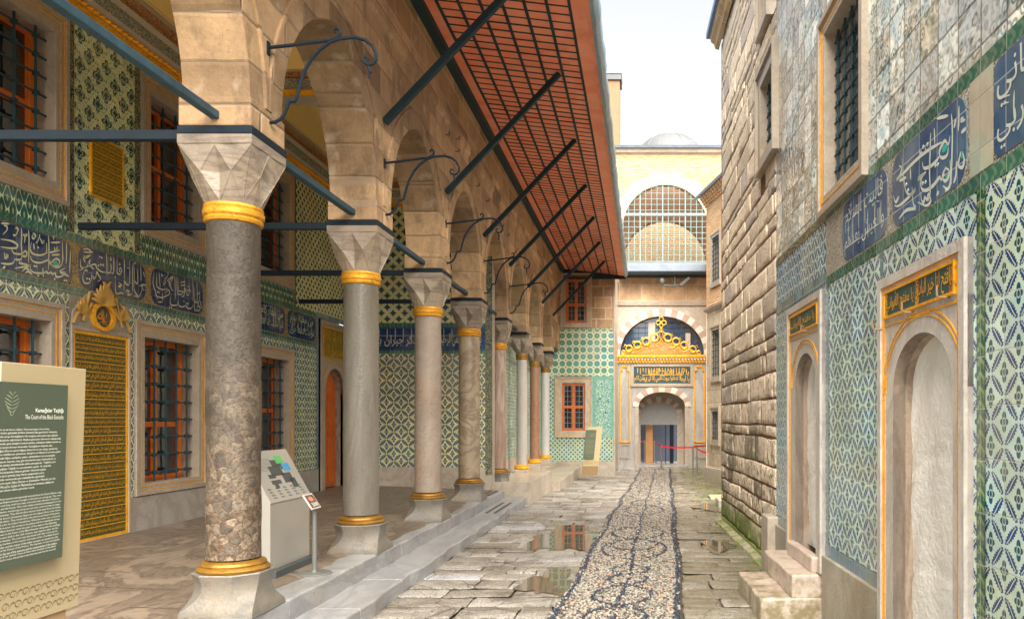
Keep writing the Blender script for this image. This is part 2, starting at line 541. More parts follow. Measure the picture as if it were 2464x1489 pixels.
def window(parent, tf, u0, u1, w0, w1, ou0, ou1, ow0, ow1, M, proud=.035, deep=.22, sashw=.055, nv=4, nh=8, trim=True, knots=True, mull=1, trans=(.5,), grille_d=.0, label=None, bar=.011, splay=0.0, iron=None, sash=True):
    """stone frame > gilt line, timber sash, panes, iron grille"""
    mb = MB(tf)
    mb.ring(rectpts(u0, u1, w0, w1), rectpts(u0 + .05, u1 - .05, w0 + .05, w1 - .05), -.05, proud)
    mb.ring(rectpts(u0 + .05, u1 - .05, w0 + .05, w1 - .05), rectpts(ou0 - .006, ou1 + .006, ow0 - .006, ow1 + .006), -.05, proud * .55)
    mb.ring(rectpts(ou0 - .01, ou1 + .01, ow0 - .01, ow1 + .01), rectpts(ou0, ou1, ow0, ow1), -deep, proud * .54)
    fr = mb.build('window', M['frame'], parent, bevel=.004, label=label)
    if trim:
        t = MB(tf)
        for q in (.052, .1):
            t.ring(rectpts(u0 + q, u1 - q, w0 + q, w1 - q), rectpts(u0 + q + .009, u1 - q - .009, w0 + q + .009, w1 - q - .009), proud * .3, proud * .55 + .004)
        t.build('gilt_line', M['gold'], fr)
    s = MB(tf); dd = -deep + .06
    s.ring(rectpts(ou0, ou1, ow0, ow1), rectpts(ou0 + sashw, ou1 - sashw, ow0 + sashw, ow1 - sashw), -deep, dd)
    for k in range(mull):
        c = ou0 + (ou1 - ou0) * (k + 1) / (mull + 1)
        s.rect(c - sashw * .55, c + sashw * .55, ow0 + sashw, ow1 - sashw, -deep, dd - .004)
    for t_ in trans:
        c = ow0 + (ow1 - ow0) * t_
        s.rect(ou0 + sashw, ou1 - sashw, c - sashw * .6, c + sashw * .6, -deep, dd - .008)
    s.build('sash', M['wood'] if sash else M['frame'], fr, bevel=.006)
    p = MB(tf); p.rect(ou0 + .01, ou1 - .01, ow0 + .01, ow1 - .01, -deep - .04, -deep + .012)
    p.build('pane', M['glass'] if sash else M['glassb'], fr)
    g = MB(tf)
    for k in range(nv):
        u = ou0 + (ou1 - ou0) * (k + .5) / nv
        g.tube([tf(u, ow0, grille_d - .02), tf(u, ow1, grille_d - .02)] if False else [(u, ow0, grille_d - .02), (u, ow1, grille_d - .02)], bar, 6)
    for k in range(nh):
        ww = ow0 + (ow1 - ow0) * (k + .5) / nh
        g.tube([(ou0 - splay, ww, grille_d - .02), (ou1 + splay, ww, grille_d - .02)], bar * .9, 6)
        if knots:
            for q in range(nv):
                u = ou0 + (ou1 - ou0) * (q + .5) / nv
                b = bar * 1.7
                g.prism([(u - b, ww - b), (u + b, ww - b), (u + b, ww + b), (u - b, ww + b)], grille_d - .02 - b, grille_d - .02 + b)
    g.build('grille', iron or M['iron'], fr, smooth=True)
    return fr

# ------------------------------------------------------------ materials
NAVY, CREAM = (.035, .07, .2), (.5, .56, .40)
M = {}
M['frame'] = marble('window_marble', (.43, .365, .285), (.27, .23, .19), 2.2, .5, .4, st=.5)
def gilding(name, a, b, metal=.4, rough=.36):
    g = G(name); n = g.noise(7, 5, .65); n2 = g.noise(30, 4, .6)
    c = g.mix(g.ss(n, .38, .66), a, b); c = g.mix(g.ss(n2, .56, .68) * .55, c, (.16, .075, .015))
    return g.done(c, g.m('ADD', rough, (n2 - .5) * .5, True), metal, n2 + n, .004)
M['ring'] = gilding('dull_collar_gilding', (.75, .37, .03), (.50, .22, .015), .4, .45)
M['gold'] = gilding('gilding', (.95, .50, .03), (.80, .34, .015))
M['gold2'] = plain('dull_gilding', (.62, .38, .10), .5, .55, .35, 9, .002)
M['wood'] = plain('orange_timber', (.78, .175, .012), .4, 0, .35, 8, .002)
M['iron'] = plain('painted_iron', (.028, .06, .072), .5, .1, .4, 14, .001, .35)
M['irong'] = plain('grey_blue_iron', (.20, .27, .30), .5, .1, .3, 14, .001, .4)
M['ironb'] = plain('dark_blue_iron', (.008, .017, .028), .6, 0, .4, 10, .001, .25)
M['beam'] = plain('blue_green_timber', (.014, .034, .042), .6, .0, .5, 7, .002, .25)
M['tie'] = plain('blue_grey_tie', (.03, .07, .095), .55, 0, .6, 9, .004, .3)
g = G('window_glass'); M['glass'] = g.done((.012, .018, .022), .04, 0, g.noise(3, 2), .004, .5); g.b.inputs['IOR'].default_value = 2.4
g = G('far_glass'); M['glassb'] = g.done((.015, .045, .10), .08, 0, None, spec=.6); g.b.inputs['IOR'].default_value = 2.0
M['stone'] = ashlar('warm_ashlar', (.60, .40, .225), (.13, .075, .038), .66, .30, 'yz', mortar=(.30, .22, .15), st=.5, bd=.012)
M['stonefar'] = ashlar('brown_ashlar', (.52, .34, .19), (.27, .16, .08), .55, .36, 'xz', mortar=(.62, .5, .38), st=.8, mw=.016)
M['stonefy'] = ashlar('cream_block', (.66, .55, .42), (.45, .33, .22), .5, .36, 'yz', mortar=(.4, .3, .2), st=.5, mw=.01)
M['marb'] = marble('white_marble', (.42, .39, .345), (.22, .205, .19), 1.6, .6, .3, st=.35)
M['marbw'] = marble('warm_marble', (.50, .44, .355), (.32, .26, .21), 1.5, .6, .3, st=.3)
M['step'] = marble('step_marble', (.36, .36, .36), (.19, .195, .21), 2.0, .7, .3, (1, .35, 1), st=.5, stain=(.24, .19, .14), spots=.95)
M['gfloor'] = None
g = G('gallery_flags', 'xy')
n = g.noise(1.6, 7, .68, dist=2.2, stretch=(1, .5, 1)); n2 = g.noise(14, 5)
v = g.lt(g.abs(n - .5), .02, .03)
row = g.floor(g.u / .75); uu = g.w / 1.4 + row * .41
e = g.min(g.inv(g.abs(g.cen(g.u / .75)) * 2), g.inv(g.abs(g.cen(uu)) * 2))
c = g.mix(g.ss(n, .35, .65), (.24, .185, .14), (.13, .10, .075))
c = g.mix(v * .55, c, (.08, .06, .05)); c = g.mix(g.lt(e, .015, .01), c, (.07, .05, .04))
c = g.mul(c, .75 + n2 * .5)
M['gfloor'] = g.done(c, g.m('ADD', .22, n2 * .3, True), 0, n2 - v * .6, .006)
M['beige'] = plain('beige_board', (.36, .29, .17), .45, 0, .05, 2, .0003)
M['brown'] = plain('brown_board', (.30, .19, .09), .5, 0, .08, 2, .0003)
M['green'] = plain('grey_green_board', (.062, .078, .055), .4, 0, .05, 2, .0003)
M['silver'] = plain('brushed_metal', (.42, .40, .36), .3, .35, .06, 1.2, .0003)
M['greym'] = plain('grey_metal', (.17, .17, .16), .4, .3, .1, 3, .0003)
M['chrome'] = plain('chrome', (.6, .6, .6), .15, 1.0, .05, 3, .0002)
M['ink'] = plain('dark_ink', (.06, .065, .06), .6)
M['letter'] = plain('pale_print', (.72, .74, .62), .6, 0, .05)
M['fawn'] = plain('fawn_print', (.34, .25, .13), .6, 0, .05)
M['lead'] = plain('lead_sheet', (.13, .155, .19), .45, .3, .35, 4, .004)
M['red'] = plain('red_belt', (.75, .01, .02), .5, 0, .05)
M['sheet'] = plain('white_sheeting', (.74, .72, .67), .45, 0, .12, 3, .01)

# glazed tiles
M['t_left'] = rosette('floral_tiles', 'yz', .27, .30, (.70, .74, .44), (.010, .075, .08), (.03, .17, .14))
M['t_star'] = interlace('star_tiles', 'yz', .15, (.06, .15, .09), (.80, .72, .38), (.03, .06, .06), lw=.16)
M['t_starx'] = interlace('star_tiles_end', 'xz', .23, (.02, .09, .09), (.76, .70, .38), (.02, .08, .10), lw=.2)
M['t_ogee'] = ogee('ogee_tiles', 'yz', .13, .22, (.60, .78, .48), (.02, .09, .07))
M['t_leafy'] = leaf_lattice('small_leaf_tiles', 'yz', .21, .21, (.74, .74, .46), (.012, .06, .12), (.02, .12, .15), lw=.17, ts=.21)
M['t_leafx'] = leaf_lattice('cross_leaf_tiles', 'xz', .29, .29, (.78, .70, .40), (.012, .05, .12), (.012, .05, .11), lw=.14, ts=.29, simple=True)
M['t_right'] = leaf_lattice('big_leaf_tiles', 'yz', .252, .225, (.58, .69, .63), (.014, .065, .21), (.004, .085, .14), lw=.125, rough=.10)
M['t_blue'] = leaf_lattice('blue_leaf_tiles', 'yz', .20, .20, (.57, .68, .68), (.012, .08, .24), (.02, .15, .22), lw=.15, ts=.2, simple=True)
M['b_green'] = border('green_border_tiles', 'yz', 'z', (.03, .13, .10), (.42, .46, .30), freq=75.0)
M['b_greenv'] = border('green_upright_border', 'yz', 'y', (.01, .08, .045), (.16, .25, .09), along='w', freq=90, lo=3.70, hi=3.79)
M['b_greenx'] = border('green_border_end', 'xz', 'z', (.03, .14, .09), (.42, .46, .26), freq=75.0)
M['b_grey'] = border('grey_blue_border', 'yz', 'z', (.15, .24, .27), (.19, .28, .30), ts=.11)
g = G('bluegrey_edging'); c = g.mix(g.noise(3, 3), (.13, .19, .23), (.2, .26, .3)); M['b_blue'] = tile_finish(g, c, .13)
g = G('cobalt_glaze'); n = g.noise(3.5, 3)
c = g.mix(g.ss(n, .35, .65), (.006, .032, .10), (.015, .05, .135)); M['cobalt'] = tile_finish(g, c, .25, (.2, .22, .25), .12, tone=.2)
g = G('pale_cobalt_glaze'); n = g.noise(4, 3)
c = g.mix(g.ss(n, .35, .65), (.035, .085, .19), (.10, .165, .25)); M['cobalt2'] = tile_finish(g, c, .25, (.4, .42, .45), .12, tone=.25)
g = G('cobalt_glaze_end', 'xz'); c = g.mix(g.noise(3.5, 3), (.006, .03, .13), (.015, .05, .17)); M['cobaltx'] = tile_finish(g, c, .25, (.2, .22, .25), .12)
M['script'] = plain('cream_script', (.60, .60, .38), .25, 0, .15, 5, 0.0002)
M['script2'] = plain('white_script', (.55, .60, .55), .25, 0, .15, 5, 0.0002)
M['teal'] = plain('turquoise_glaze', (.03, .42, .33), .2, 0, .2, 6, .0002)
M['spand'] = arabesque('ochre_arabesque', (.12, .10, .05), (.75, .52, .2), 22)
M['spandr'] = arabesque('grey_arabesque', (.14, .11, .09), (.60, .60, .50), 22)
# upper right tiles: grey-white with blotchy blossoms, crazed and glossy
g = G('blossom_tiles', 'yz')
v1 = g.voro(13, rnd=.85); n = g.noise(6, 4)
c = g.mix(g.ss(n, .4, .62), (.78, .76, .70), (.42, .52, .56))
c = g.mix(g.lt(g.abs(v1 - .40), .08, .06) * .8, c, (.06, .15, .18))
c = g.mix(g.lt(v1, .13, .04), c, (.20, .08, .07))
n3 = g.ss(g.noise(.55, 3), .42, .6)
c = g.mix(n3 * .5, c, g.mix(g.noise(2.5, 6), (.62, .50, .36), (.40, .30, .2)))
M['t_bloss'] = tile_finish(g, c, .25, (.07, .055, .04), .10, tone=.5, jw=.028, wavy=.010, tilt=.03, fade_glare=.5)
g = G('patch_tiles', 'yz'); n = g.noise(3, 4)
c = g.mix(g.ss(n, .4, .6), (.48, .42, .34), (.42, .46, .38)); M['patch'] = tile_finish(g, c, .25, (.25, .2, .15))
# teal rosettes of the far wall
g = G('teal_rosette_tiles', 'xz')
P_ = .232
a, b = g.cen((g.u + .02) / P_), g.cen((g.w + .05) / P_)
r = g.hyp(a, b); th = g.atan(b, a)
oc = g.max(g.max(g.abs(a), g.abs(b)), (g.abs(a) + g.abs(b)) * .72)
rr = g.rand(g.floor((g.u + .02) / P_), g.floor((g.w + .05) / P_))
dc = g.mix(rr, (.02, .20, .12), (.02, .24, .28))
c = g.mix(g.lt(oc, .38, .03), (.62, .64, .46), dc)
c = g.mix(g.lt(g.abs(r - .24 - g.m('COSINE', th * 4.0) * .04), .018, .02) * .8, c, (.6, .66, .5))
c = g.mix(g.lt(g.abs(r - .10), .02, .02) * .7, c, (.6, .66, .5))
c = g.mix(g.lt(g.hyp(g.cen(g.u / P_ + .586), g.cen(g.w / P_ + .716)), .13, .03) * .8, c, (.04, .22, .2))
M['t_teal'] = tile_finish(g, c, P_, (.6, .62, .5), .2, du=.02, dw=.05)
M['t_tealb'] = interlace('blue_vine_tiles', 'xz', .15, (.03, .18, .22), (.48, .55, .40), (.03, .15, .28), lw=.2)
M['t_tealy'] = interlace('teal_vine_tiles', 'yz', .17, (.06, .24, .25), (.42, .48, .36), (.03, .15, .24), lw=.18)
M['t_vine'] = arabesque('turquoise_vine_tiles', (.015, .20, .24), (.55, .66, .45), 9, 0, .2, bump=.0005)
M['t_vined'] = arabesque('turquoise_vine_border', (.05, .28, .26), (.30, .50, .36), 14, 0, .2, bump=.0005)
M['t_strip'] = arabesque('dark_vine_strip', (.02, .05, .06), (.30, .27, .12), 10, 0, .2, bump=.0005)
M['dkgreen'] = plain('dark_green_ground', (.03, .075, .07), .4)
M['olive'] = plain('olive_ground', (.075, .075, .012), .4, .1, .2)
M['goldgr'] = plain('gold_green_ground', (.42, .28, .02), .4, .5, .4, 6)
M['redgr'] = arabesque('red_gold_tracery', (.25, .03, .01), (.85, .5, .06), 30, .4)
M['goldtr'] = arabesque('gilt_tracery', (.60, .40, .22), (.95, .50, .03), 13, .5, bump=.02)

# ------------------------------------------------------------ the ground
def ground_mesh():
    mb = MB()
    ys = [-30, -10, 0, 4, 8, 12, 14, 16, 18, 20, 22, 24, 30, 60, 160]
    xs = [-80, -20, -6, -2.5, 0, 2.5, 6, 20, 80]
    for i in range(len(xs) - 1):
        for j in range(len(ys) - 1):
            mb.quad(*[(x, y, gz(y) - .035) for x, y in ((xs[i], ys[j]), (xs[i + 1], ys[j]), (xs[i + 1], ys[j + 1]), (xs[i], ys[j + 1]))])
    return mb
g = G('earth_joint', 'xy'); n = g.noise(9, 5)
ground_mesh().build('ground', g.done(g.mix(n, (.07, .055, .04), (.16, .13, .09)), .8, 0, n, .02), kind='structure')

# paving stones, row after row across the court
def wallx(y): return 1.7625 - .035 * y
def px_l(y): return -.98 + .0300 * (y - 0) + .02 * sin(y * 1.7)     # edges of the pebble strip
def px_r(y): return .145 + .0300 * (y - 0) + .02 * sin(y * 1.3 + 2)
verts, faces, tones, wets = [], [], [], []
def slab(x0, x1, y0, y1, t, wet):
    """one paving stone with worn, rounded edges and its own slight tilt"""
    jt = lambda: random.uniform(-.012, .012)
    h = random.uniform(-.005, .006); tx, ty = random.uniform(-.004, .004), random.uniform(-.006, .006)
    nx, ny = max(3, int((x1 - x0) / .12)), 3
    cxm, cym = (x0 + x1) / 2, (y0 + y1) / 2
    us = [0, .012 / max(x1 - x0, .1)] + [i / nx for i in range(1, nx)] + [1 - .012 / max(x1 - x0, .1), 1]
    vs_ = [0, .014 / max(y1 - y0, .1)] + [i / ny for i in range(1, ny)] + [1 - .014 / max(y1 - y0, .1), 1]
    c00, c10, c01, c11 = [(jt(), jt()) for _ in range(4)]
    ph = random.random() * 9
    n0 = len(verts)
    for a in us:
        for b in vs_:
            dx = (c00[0] * (1 - a) + c10[0] * a) * (1 - b) + (c01[0] * (1 - a) + c11[0] * a) * b + .006 * sin(ph + b * 7)
            dy = (c00[1] * (1 - a) + c10[1] * a) * (1 - b) + (c01[1] * (1 - a) + c11[1] * a) * b + .009 * sin(ph + a * 8 * (x1 - x0))
            x, y = x0 + (x1 - x0) * a + dx, y0 + (y1 - y0) * b + dy
            e = a in (0, 1) or b in (0, 1)
            z = gz(y) + h + tx * (x - cxm) * 4 + ty * (y - cym) * 4 + .0015 * sin(x * 11 + ph) * sin(y * 13)
            verts.append((x, y, z - (.008 if e else 0)))
    m = len(vs_)
    for i in range(len(us) - 1):
        for j in range(m - 1):
            q = n0 + i * m + j
            faces.append((q, q + m, q + m + 1, q + 1)); tones.append(t); wets.append(wet)
y = 1.2
while y < 31.5:
    dy = random.uniform(.22, .46) * (1 if y < 20 else 1.4)
    for side in (0, 1):
        if side == 0: xa, xb = (-2.36 if y < 15.7 else -2.28 if y < 19.4 else -2.08 if y < 25.6 else -.95), px_l(y + dy / 2) - .02
        else: xa, xb = px_r(y + dy / 2) + .02, (wallx(y) + .02 if y < 13 else 2.6)
        if y < 12.9 and side: xb = wallx(y) + .02
        x = xa
        while x < xb - .12:
            L = random.uniform(.28, .85)
            if xb - x - L < .25: L = xb - x
            t = random.uniform(.0, 1); 
            split = random.random() < .18 and L > .5
            if split:
                slab(x + .008, x + L - .008, y + .008, y + dy / 2 - .006, t, side); slab(x + .008, x + L - .008, y + dy / 2 + .006, y + dy - .008, random.random(), side)
            else: slab(x + .005, x + L - .005, y + .005, y + dy - .005, t, side)
            x += L
    y += dy
me = bpy.data.meshes.new('paving'); me.from_pydata(verts, [], faces)
at = me.attributes.new('tone', 'FLOAT', 'FACE'); at.data.foreach_set('value', tones)
at = me.attributes.new('side', 'FLOAT', 'FACE'); at.data.foreach_set('value', [float(q) for q in wets])
me.polygons.foreach_set('use_smooth', [True] * len(me.polygons))
o = bpy.data.objects.new('paving', me); COL.objects.link(o); o['kind'] = 'structure'
g = G('worn_paving', 'xy')
t, sd_ = g.attr('tone'), g.attr('side')
n, n2, n3 = g.noise(2.2, 7, .65), g.noise(22, 5, .6), g.noise(.55, 3)
c = g.mix(t, (.47, .445, .40), (.25, .22, .185))
c = g.mix(g.ss(t, .90, .97), c, (.50, .51, .53))
spk = g.ss(g.noise(45, 4, .7), .50, .60); c = g.mix(spk * .55, c, (.10, .08, .06))
c = g.mix(g.ss(n, .48, .66) * .6, c, (.16, .125, .08))
c = g.mix(g.ss(g.noise(5, 6, .7), .52, .7) * .35, c, (.60, .55, .46))
pit = g.lt(g.voro(30), .26, .1) * g.ss(g.noise(1.5, 2), .38, .52)
c = g.mix(pit * .8, c, (.05, .04, .035))
crk = g.lt(g.voro(2.1, 'DISTANCE_TO_EDGE'), .012, .012)
c = g.mix(crk * .7 * g.ss(g.noise(1.1, 2), .45, .5), c, (.06, .05, .04))
wet = g.ss(n3 + sd_ * .2 + (n - .5) * .5, .52, .62)
c = g.mix(wet * .35 * sd_, c, (.30, .26, .13))                # algae on the damp side
moss = g.ss(g.noise(3, 4) + g.ss(g.x, .9, 1.6) * .35, .62, .8) * sd_
c = g.mix(moss * .6, c, (.13, .17, .03))
c = g.mul(c, .78 + n2 * .45)
c = g.mul(c, 1.0 - wet * .35)
h = n2 * .5 + n * 1.4 - pit * .5 - crk * .5 - spk * .5
me.materials.append(g.done(c, g.m('SUBTRACT', .62, wet * .56, True), 0, h * g.inv(wet * .75), .012, .5))

# still water in the hollows of the paving
g = G('rain_water', 'xy'); n = g.noise(5, 3)
wm = g.done(g.mix(n, (.10, .085, .06), (.16, .13, .09)), .015, 0, g.noise(4, 1), .0004, .5)
g.b.inputs['IOR'].default_value = 2.0
mb = MB()
for cx, cy, rx, ry in ((-1.12, 11.1, .44, 1.2), (-.98, 8.1, .26, .62), (1.0, 10.4, .2, .5), (1.25, 15.2, .25, .7)):
    pts = []
    ph = random.random() * 6
    for i in range(48):
        a = 2 * pi * i / 48
        k = 1 + .22 * sin(3 * a + ph) + .12 * sin(7 * a + ph * 2) + .06 * sin(13 * a)
        x, yy = cx + rx * k * cos(a), cy + ry * k * sin(a)
        x = min(x, px_l(yy) - .01) if cx < 0 else max(x, px_r(yy) + .01)
        pts.append((x, yy, gz(yy) + .0085))
    n0 = mb.vs([(cx, cy, gz(cy) + .0085)] + pts)
    for i in range(48): mb.f.append((n0, n0 + 1 + i, n0 + 1 + (i + 1) % 48))
mb.build('rain_water', wm, kind='structure')

# pebble strip: thousands of set pebbles, light ones with dark lines and rings
def pebbles():
    N = 36000
    yy = rng.uniform(2.6, 30.4, N * 2)
    # a jittered brick grid so that pebbles lie side by side
    P, Q = [], []
    y = 2.6; r_ = 0
    sx, sy = .036, .0225
    while y < 29.8:
        k = 1.0 if y < 14 else 1.35
        a, b = px_l(y), px_r(y)
        nn = int((b - a) / (sx * k))
        xs = a + (np.arange(nn) + .5 * (r_ % 2) + rng.uniform(-.28, .28, nn)) * (b - a) / nn
        P.append(np.stack([xs, y + rng.uniform(-.3, .3, nn) * sy * k, np.full(nn, k)], 1))
        y += sy * k * .92; r_ += 1
    P = np.concatenate(P); n = len(P)
    x, y, k = P.T
    A = -.98 + .03 * y + .02 * np.sin(y * 1.7); B = .145 + .03 * y + .02 * np.sin(y * 1.3 + 2)
    s = (x - (A + B) / 2)
    L = 9.
    d = np.full(n, 9.0)
    nz = rng.uniform(-.012, .012, n)
    d = np.minimum(d, np.abs(x - A - .03 + nz) - .006); d = np.minimum(d, np.abs(x - B + .03 + nz) - .006)
    d = np.minimum(d, np.abs(s + .015 * np.sin(y * 2) + nz) - .0)
    for cy, rx, ry in ((3.4, .3, .5), (4.6, .3, .5), (5.7, .25, .4), (6.6, .27, .42), (7.5, .28, .4), (8.25, .2, .25), (8.75, .2, .25), (10.2, .42, .75), (10.5, .3, .45), (11.6, .38, .6), (14.6, .36, .8), (16.0, .3, .6), (17.6, .36, .6), (19.2, .3, .6), (20.6, .36, .6), (23.5, .36, .8), (26, .36, .9)):
        q = np.sqrt((s / rx) ** 2 + ((y - cy) / ry) ** 2)
        d = np.minimum(d, np.abs(q - 1 + nz * 2) * min(rx, ry) - .002)
    dark = (d < .020) & (rng.uniform(0, 1, n) < .9)
    ln = rng.uniform(.8, 1.2, n) * .0175 * k; wd = rng.uniform(.7, 1.05, n) * .0108 * k; ht = rng.uniform(.7, 1.3, n) * .013
    ang = rng.uniform(-.5, .5, n) + np.where(dark, 1.2, 0)
    ring = 7
    base = [(0, 0, 1.0)]
    for rr, zz in ((.55, .82), (.9, .42), (1.02, -.4)):
        for i in range(ring):
            t = 2 * pi * (i + .5 * (rr == .9)) / ring
            base.append((rr * cos(t), rr * sin(t), zz))
    base = np.array(base); m = len(base)
    V = base[None].repeat(n, 0)
    X = V[:, :, 0] * ln[:, None]; Y = V[:, :, 1] * wd[:, None]; Z = V[:, :, 2] * ht[:, None]
    ca, sa = np.cos(ang)[:, None], np.sin(ang)[:, None]
    tl = rng.uniform(-.25, .25, n)[:, None]
    g0 = np.where(y < 14, 0, -.017 * (np.minimum(y, 24) - 14))
    V = np.stack([x[:, None] + X * ca - Y * sa, y[:, None] + X * sa + Y * ca, (g0 + .003 + rng.uniform(-.003, .003, n))[:, None] + Z + X * tl], 2).reshape(-1, 3)
    fs = []
    for i in range(ring): fs.append((0, 1 + i, 1 + (i + 1) % ring))
    q4 = []
    for lv in range(2):
        for i in range(ring):
            j = (i + 1) % ring; a0 = 1 + lv * ring; b0 = a0 + ring
            q4.append((a0 + i, b0 + i, b0 + j, a0 + j))
    tri = np.array(fs); quad = np.array(q4)
    off = (np.arange(n) * m)
    T = (tri[None] + off[:, None, None]); Qd = (quad[None] + off[:, None, None])
    loops = np.concatenate([np.concatenate([T.reshape(n, -1), Qd.reshape(n, -1)], 1).reshape(-1)])
    counts = np.tile(np.array([3] * len(tri) + [4] * len(quad)), n)
    starts = np.concatenate([[0], np.cumsum(counts)[:-1]])
    me = bpy.data.meshes.new('pebble_path')
    me.vertices.add(len(V)); me.vertices.foreach_set('co', V.astype(np.float32).reshape(-1))
    me.loops.add(len(loops)); me.loops.foreach_set('vertex_index', loops.astype(np.int32))
    me.polygons.add(len(counts)); me.polygons.foreach_set('loop_start', starts.astype(np.int32))
    me.update(calc_edges=True)
    me.polygons.foreach_set('use_smooth', np.ones(len(counts), bool))
    tone = np.where(dark, -1.0, rng.uniform(0, 1, n) ** 1.0)
    at = me.attributes.new('tone', 'FLOAT', 'FACE'); at.data.foreach_set('value', np.repeat(tone, len(tri) + len(quad)).astype(np.float32))
    me.validate()
    o = bpy.data.objects.new('pebble_path', me); COL.objects.link(o); o['kind'] = 'structure'
    g = G('set_pebbles', 'xy'); t = g.attr('tone')
    c = g.mix(g.ss(t, .1, .95), (.045, .038, .032), (.36, .325, .27))
    c = g.mix(g.ss(t, .93, .97), c, (.40, .22, .12))
    c = g.mix(g.lt(t, -.5, .1), c, (.025, .034, .055))
    c = g.mul(c, .7 + g.noise(40, 2) * .6)
    me.materials.append(g.done(c, .32, 0))
    mb = MB()                                             # the mortar bed
    for i in range(60):
        a, b = 2.4 + i * .47, 2.4 + (i + 1) * .47
        mb.quad((px_l(a) - .02, a, gz(a) - .004), (px_r(a) + .02, a, gz(a) - .004), (px_r(b) + .02, b, gz(b) - .004), (px_l(b) - .02, b, gz(b) - .004))
    mb.build('pebble_bed', plain('mortar_bed', (.05, .04, .03), .8, 0, .3, 20), kind='structure')
pebbles()

# gallery floor (rises a little towards the wall)
mb = MB()
for y0, y1 in ((1, 15.36),):
    mb.quad((-2.80, y0, .296), (-5.9, y0, .41), (-5.9, y1, .41), (-2.80, y1, .296))
mb.build('gallery_floor', M['gfloor'], kind='structure')

# ------------------------------------------------------------ steps along the arcade
def step_run(name, label, xa, xb, z0f, z1, y0, y1, mat, seg=1.35, wob=.008, kind=None, loc=None):
    t = thing(name, label, 'step', ((xa + xb) / 2, y0, z0f(y0)))
    mb = MB(); y = y0
    while y < y1 - .05:
        L = min(random.uniform(.75, 1.25) * seg, y1 - y)
        if y1 - y - L < .4: L = y1 - y
        nseg = max(2, int(L / .25)); h = random.uniform(-.004, .004); rings = []
        for i in range(nseg + 1):
            yy = y + .003 + (L - .006) * i / nseg
            e = wob * (sin(yy * 3.1) + sin(yy * 7.7)) + random.uniform(-.002, .002)
            zz = z1 + h + random.uniform(-.0015, .0015)
            rings.append([(xa, yy, z0f(yy)), (xa, yy, zz), (xb + e - .012, yy, zz), (xb + e, yy, zz - .012), (xb + e + .004, yy, z0f(yy))])
        mb.loft(rings); y += L
    mb.build('tread', mat, t, bevel=.006)
    return t
step_run('stone_step', 'upper marble step carrying the row of columns', -3.35, -2.745, lambda y: .0, .30, .6, 15.45, M['step'])
step_run('stone_step', 'lower pitted marble step running along the arcade foot', -2.80, -2.35, lambda y: gz(y) - .02, .131, .6, 15.70, M['step'], wob=.016)
# black non-slip strips on the lower step
for nm, lab, xs, zz, yr in (('grip_strips', 'two black non-slip strips on the lower marble step', (-2.62, -2.48), .1335, (13.0, 14.6)), ('grip_strips', 'two black non-slip strips on the upper marble step', (-2.95, -2.84), .3045, (14.2, 15.1))):
    t = thing(nm, lab, 'grip strips', (xs[0], yr[0], zz))
    for x in xs:
        mb = MB(); mb.box(x - .022, x + .022, yr[0], yr[1], zz - .004, zz + .003); mb.build('strip', M['ink'], t)
t = step_run('stone_bench', 'long marble block standing against the arcade beyond the fifth column', -3.3, -2.28, lambda y: gz(y) - .02, .42, 15.75, 19.45, M['marbw'], seg=1.7)
t = step_run('stone_step', 'low marble step before the far tiled wall', -3.25, -2.08, lambda y: gz(y) - .02, .14, 19.5, 25.85, M['marbw'], seg=1.6)

# ------------------------------------------------------------ the arcade
XA, XB = -2.765, -3.24
BAY, Y1 = 2.58, 5.71
cols_y = [Y1 + BAY * i for i in range(-1, 8)]
arc = thing('arcade_wall', 'warm stone wall of pointed arches along the gallery', 'arcade', (-3.0, .6, .3))
mb = MB(); ZS, ZT = 3.96, 7.3
face = MB()
hw, rise = 1.05, 1.30
def archcol(c):
    A = arch_pts(c, hw, ZS, rise, 14)
    for x, flip in ((XA, 0), (XB, 1)):
        for i in range(len(A) - 1):
            (a, za), (b, zb) = A[i], A[i + 1]
            face.quad((x, a, za), (x, b, zb), (x, b, 5.86), (x, a, 5.86))
    for i in range(len(A) - 1):
        (a, za), (b, zb) = A[i], A[i + 1]
        face.quad((XA, a, za), (XA, b, zb), (XB, b, zb), (XB, a, za))
    return A
for i in range(len(cols_y) - 1):
    archcol((cols_y[i] + cols_y[i + 1]) / 2)
for i, y in enumerate(cols_y):
    h = BAY / 2 - hw
    a, b = y - h, y + h
    if i == len(cols_y) - 1: b = 25.9
    for x in (XA, XB): face.quad((x, a, ZS), (x, b, ZS), (x, b, 5.86), (x, a, 5.86))
face.quad((XA, cols_y[0] - BAY / 2 + hw, ZS), (XB, cols_y[0] - BAY / 2 + hw, ZS), (XB, cols_y[0] - BAY / 2 + hw, 7.3), (XA, cols_y[0] - BAY / 2 + hw, 7.3))
# string course and the upper courses
y0 = cols_y[0] - BAY / 2 + hw
face.quad((XA, y0, 5.86), (XA, 25.9, 5.86), (XA + .035, 25.9, 5.90), (XA + .035, y0, 5.90))
face.quad((XA + .035, y0, 5.90), (XA + .035, 25.9, 5.90), (XA + .035, 25.9, 6.12), (XA + .035, y0, 6.12))
face.build('wall', M['stone'], arc)
M['stoneup'] = ashlar('upper_brown_ashlar', (.50, .34, .18), (.25, .15, .06), .6, .34, 'yz', mortar=(.6, .48, .34), st=.7, mw=.01)
up = MB()
up.quad((XA + .035, y0, 6.12), (XA + .035, 25.9, 6.12), (XA + .035, 25.9, 6.9), (XA + .035, y0, 6.9))
up.quad((XB, y0, 5.86), (XB, 25.9, 5.86), (XB, 25.9, 7.3), (XB, y0, 7.3))
up.build('upper_courses', M['stoneup'], arc)
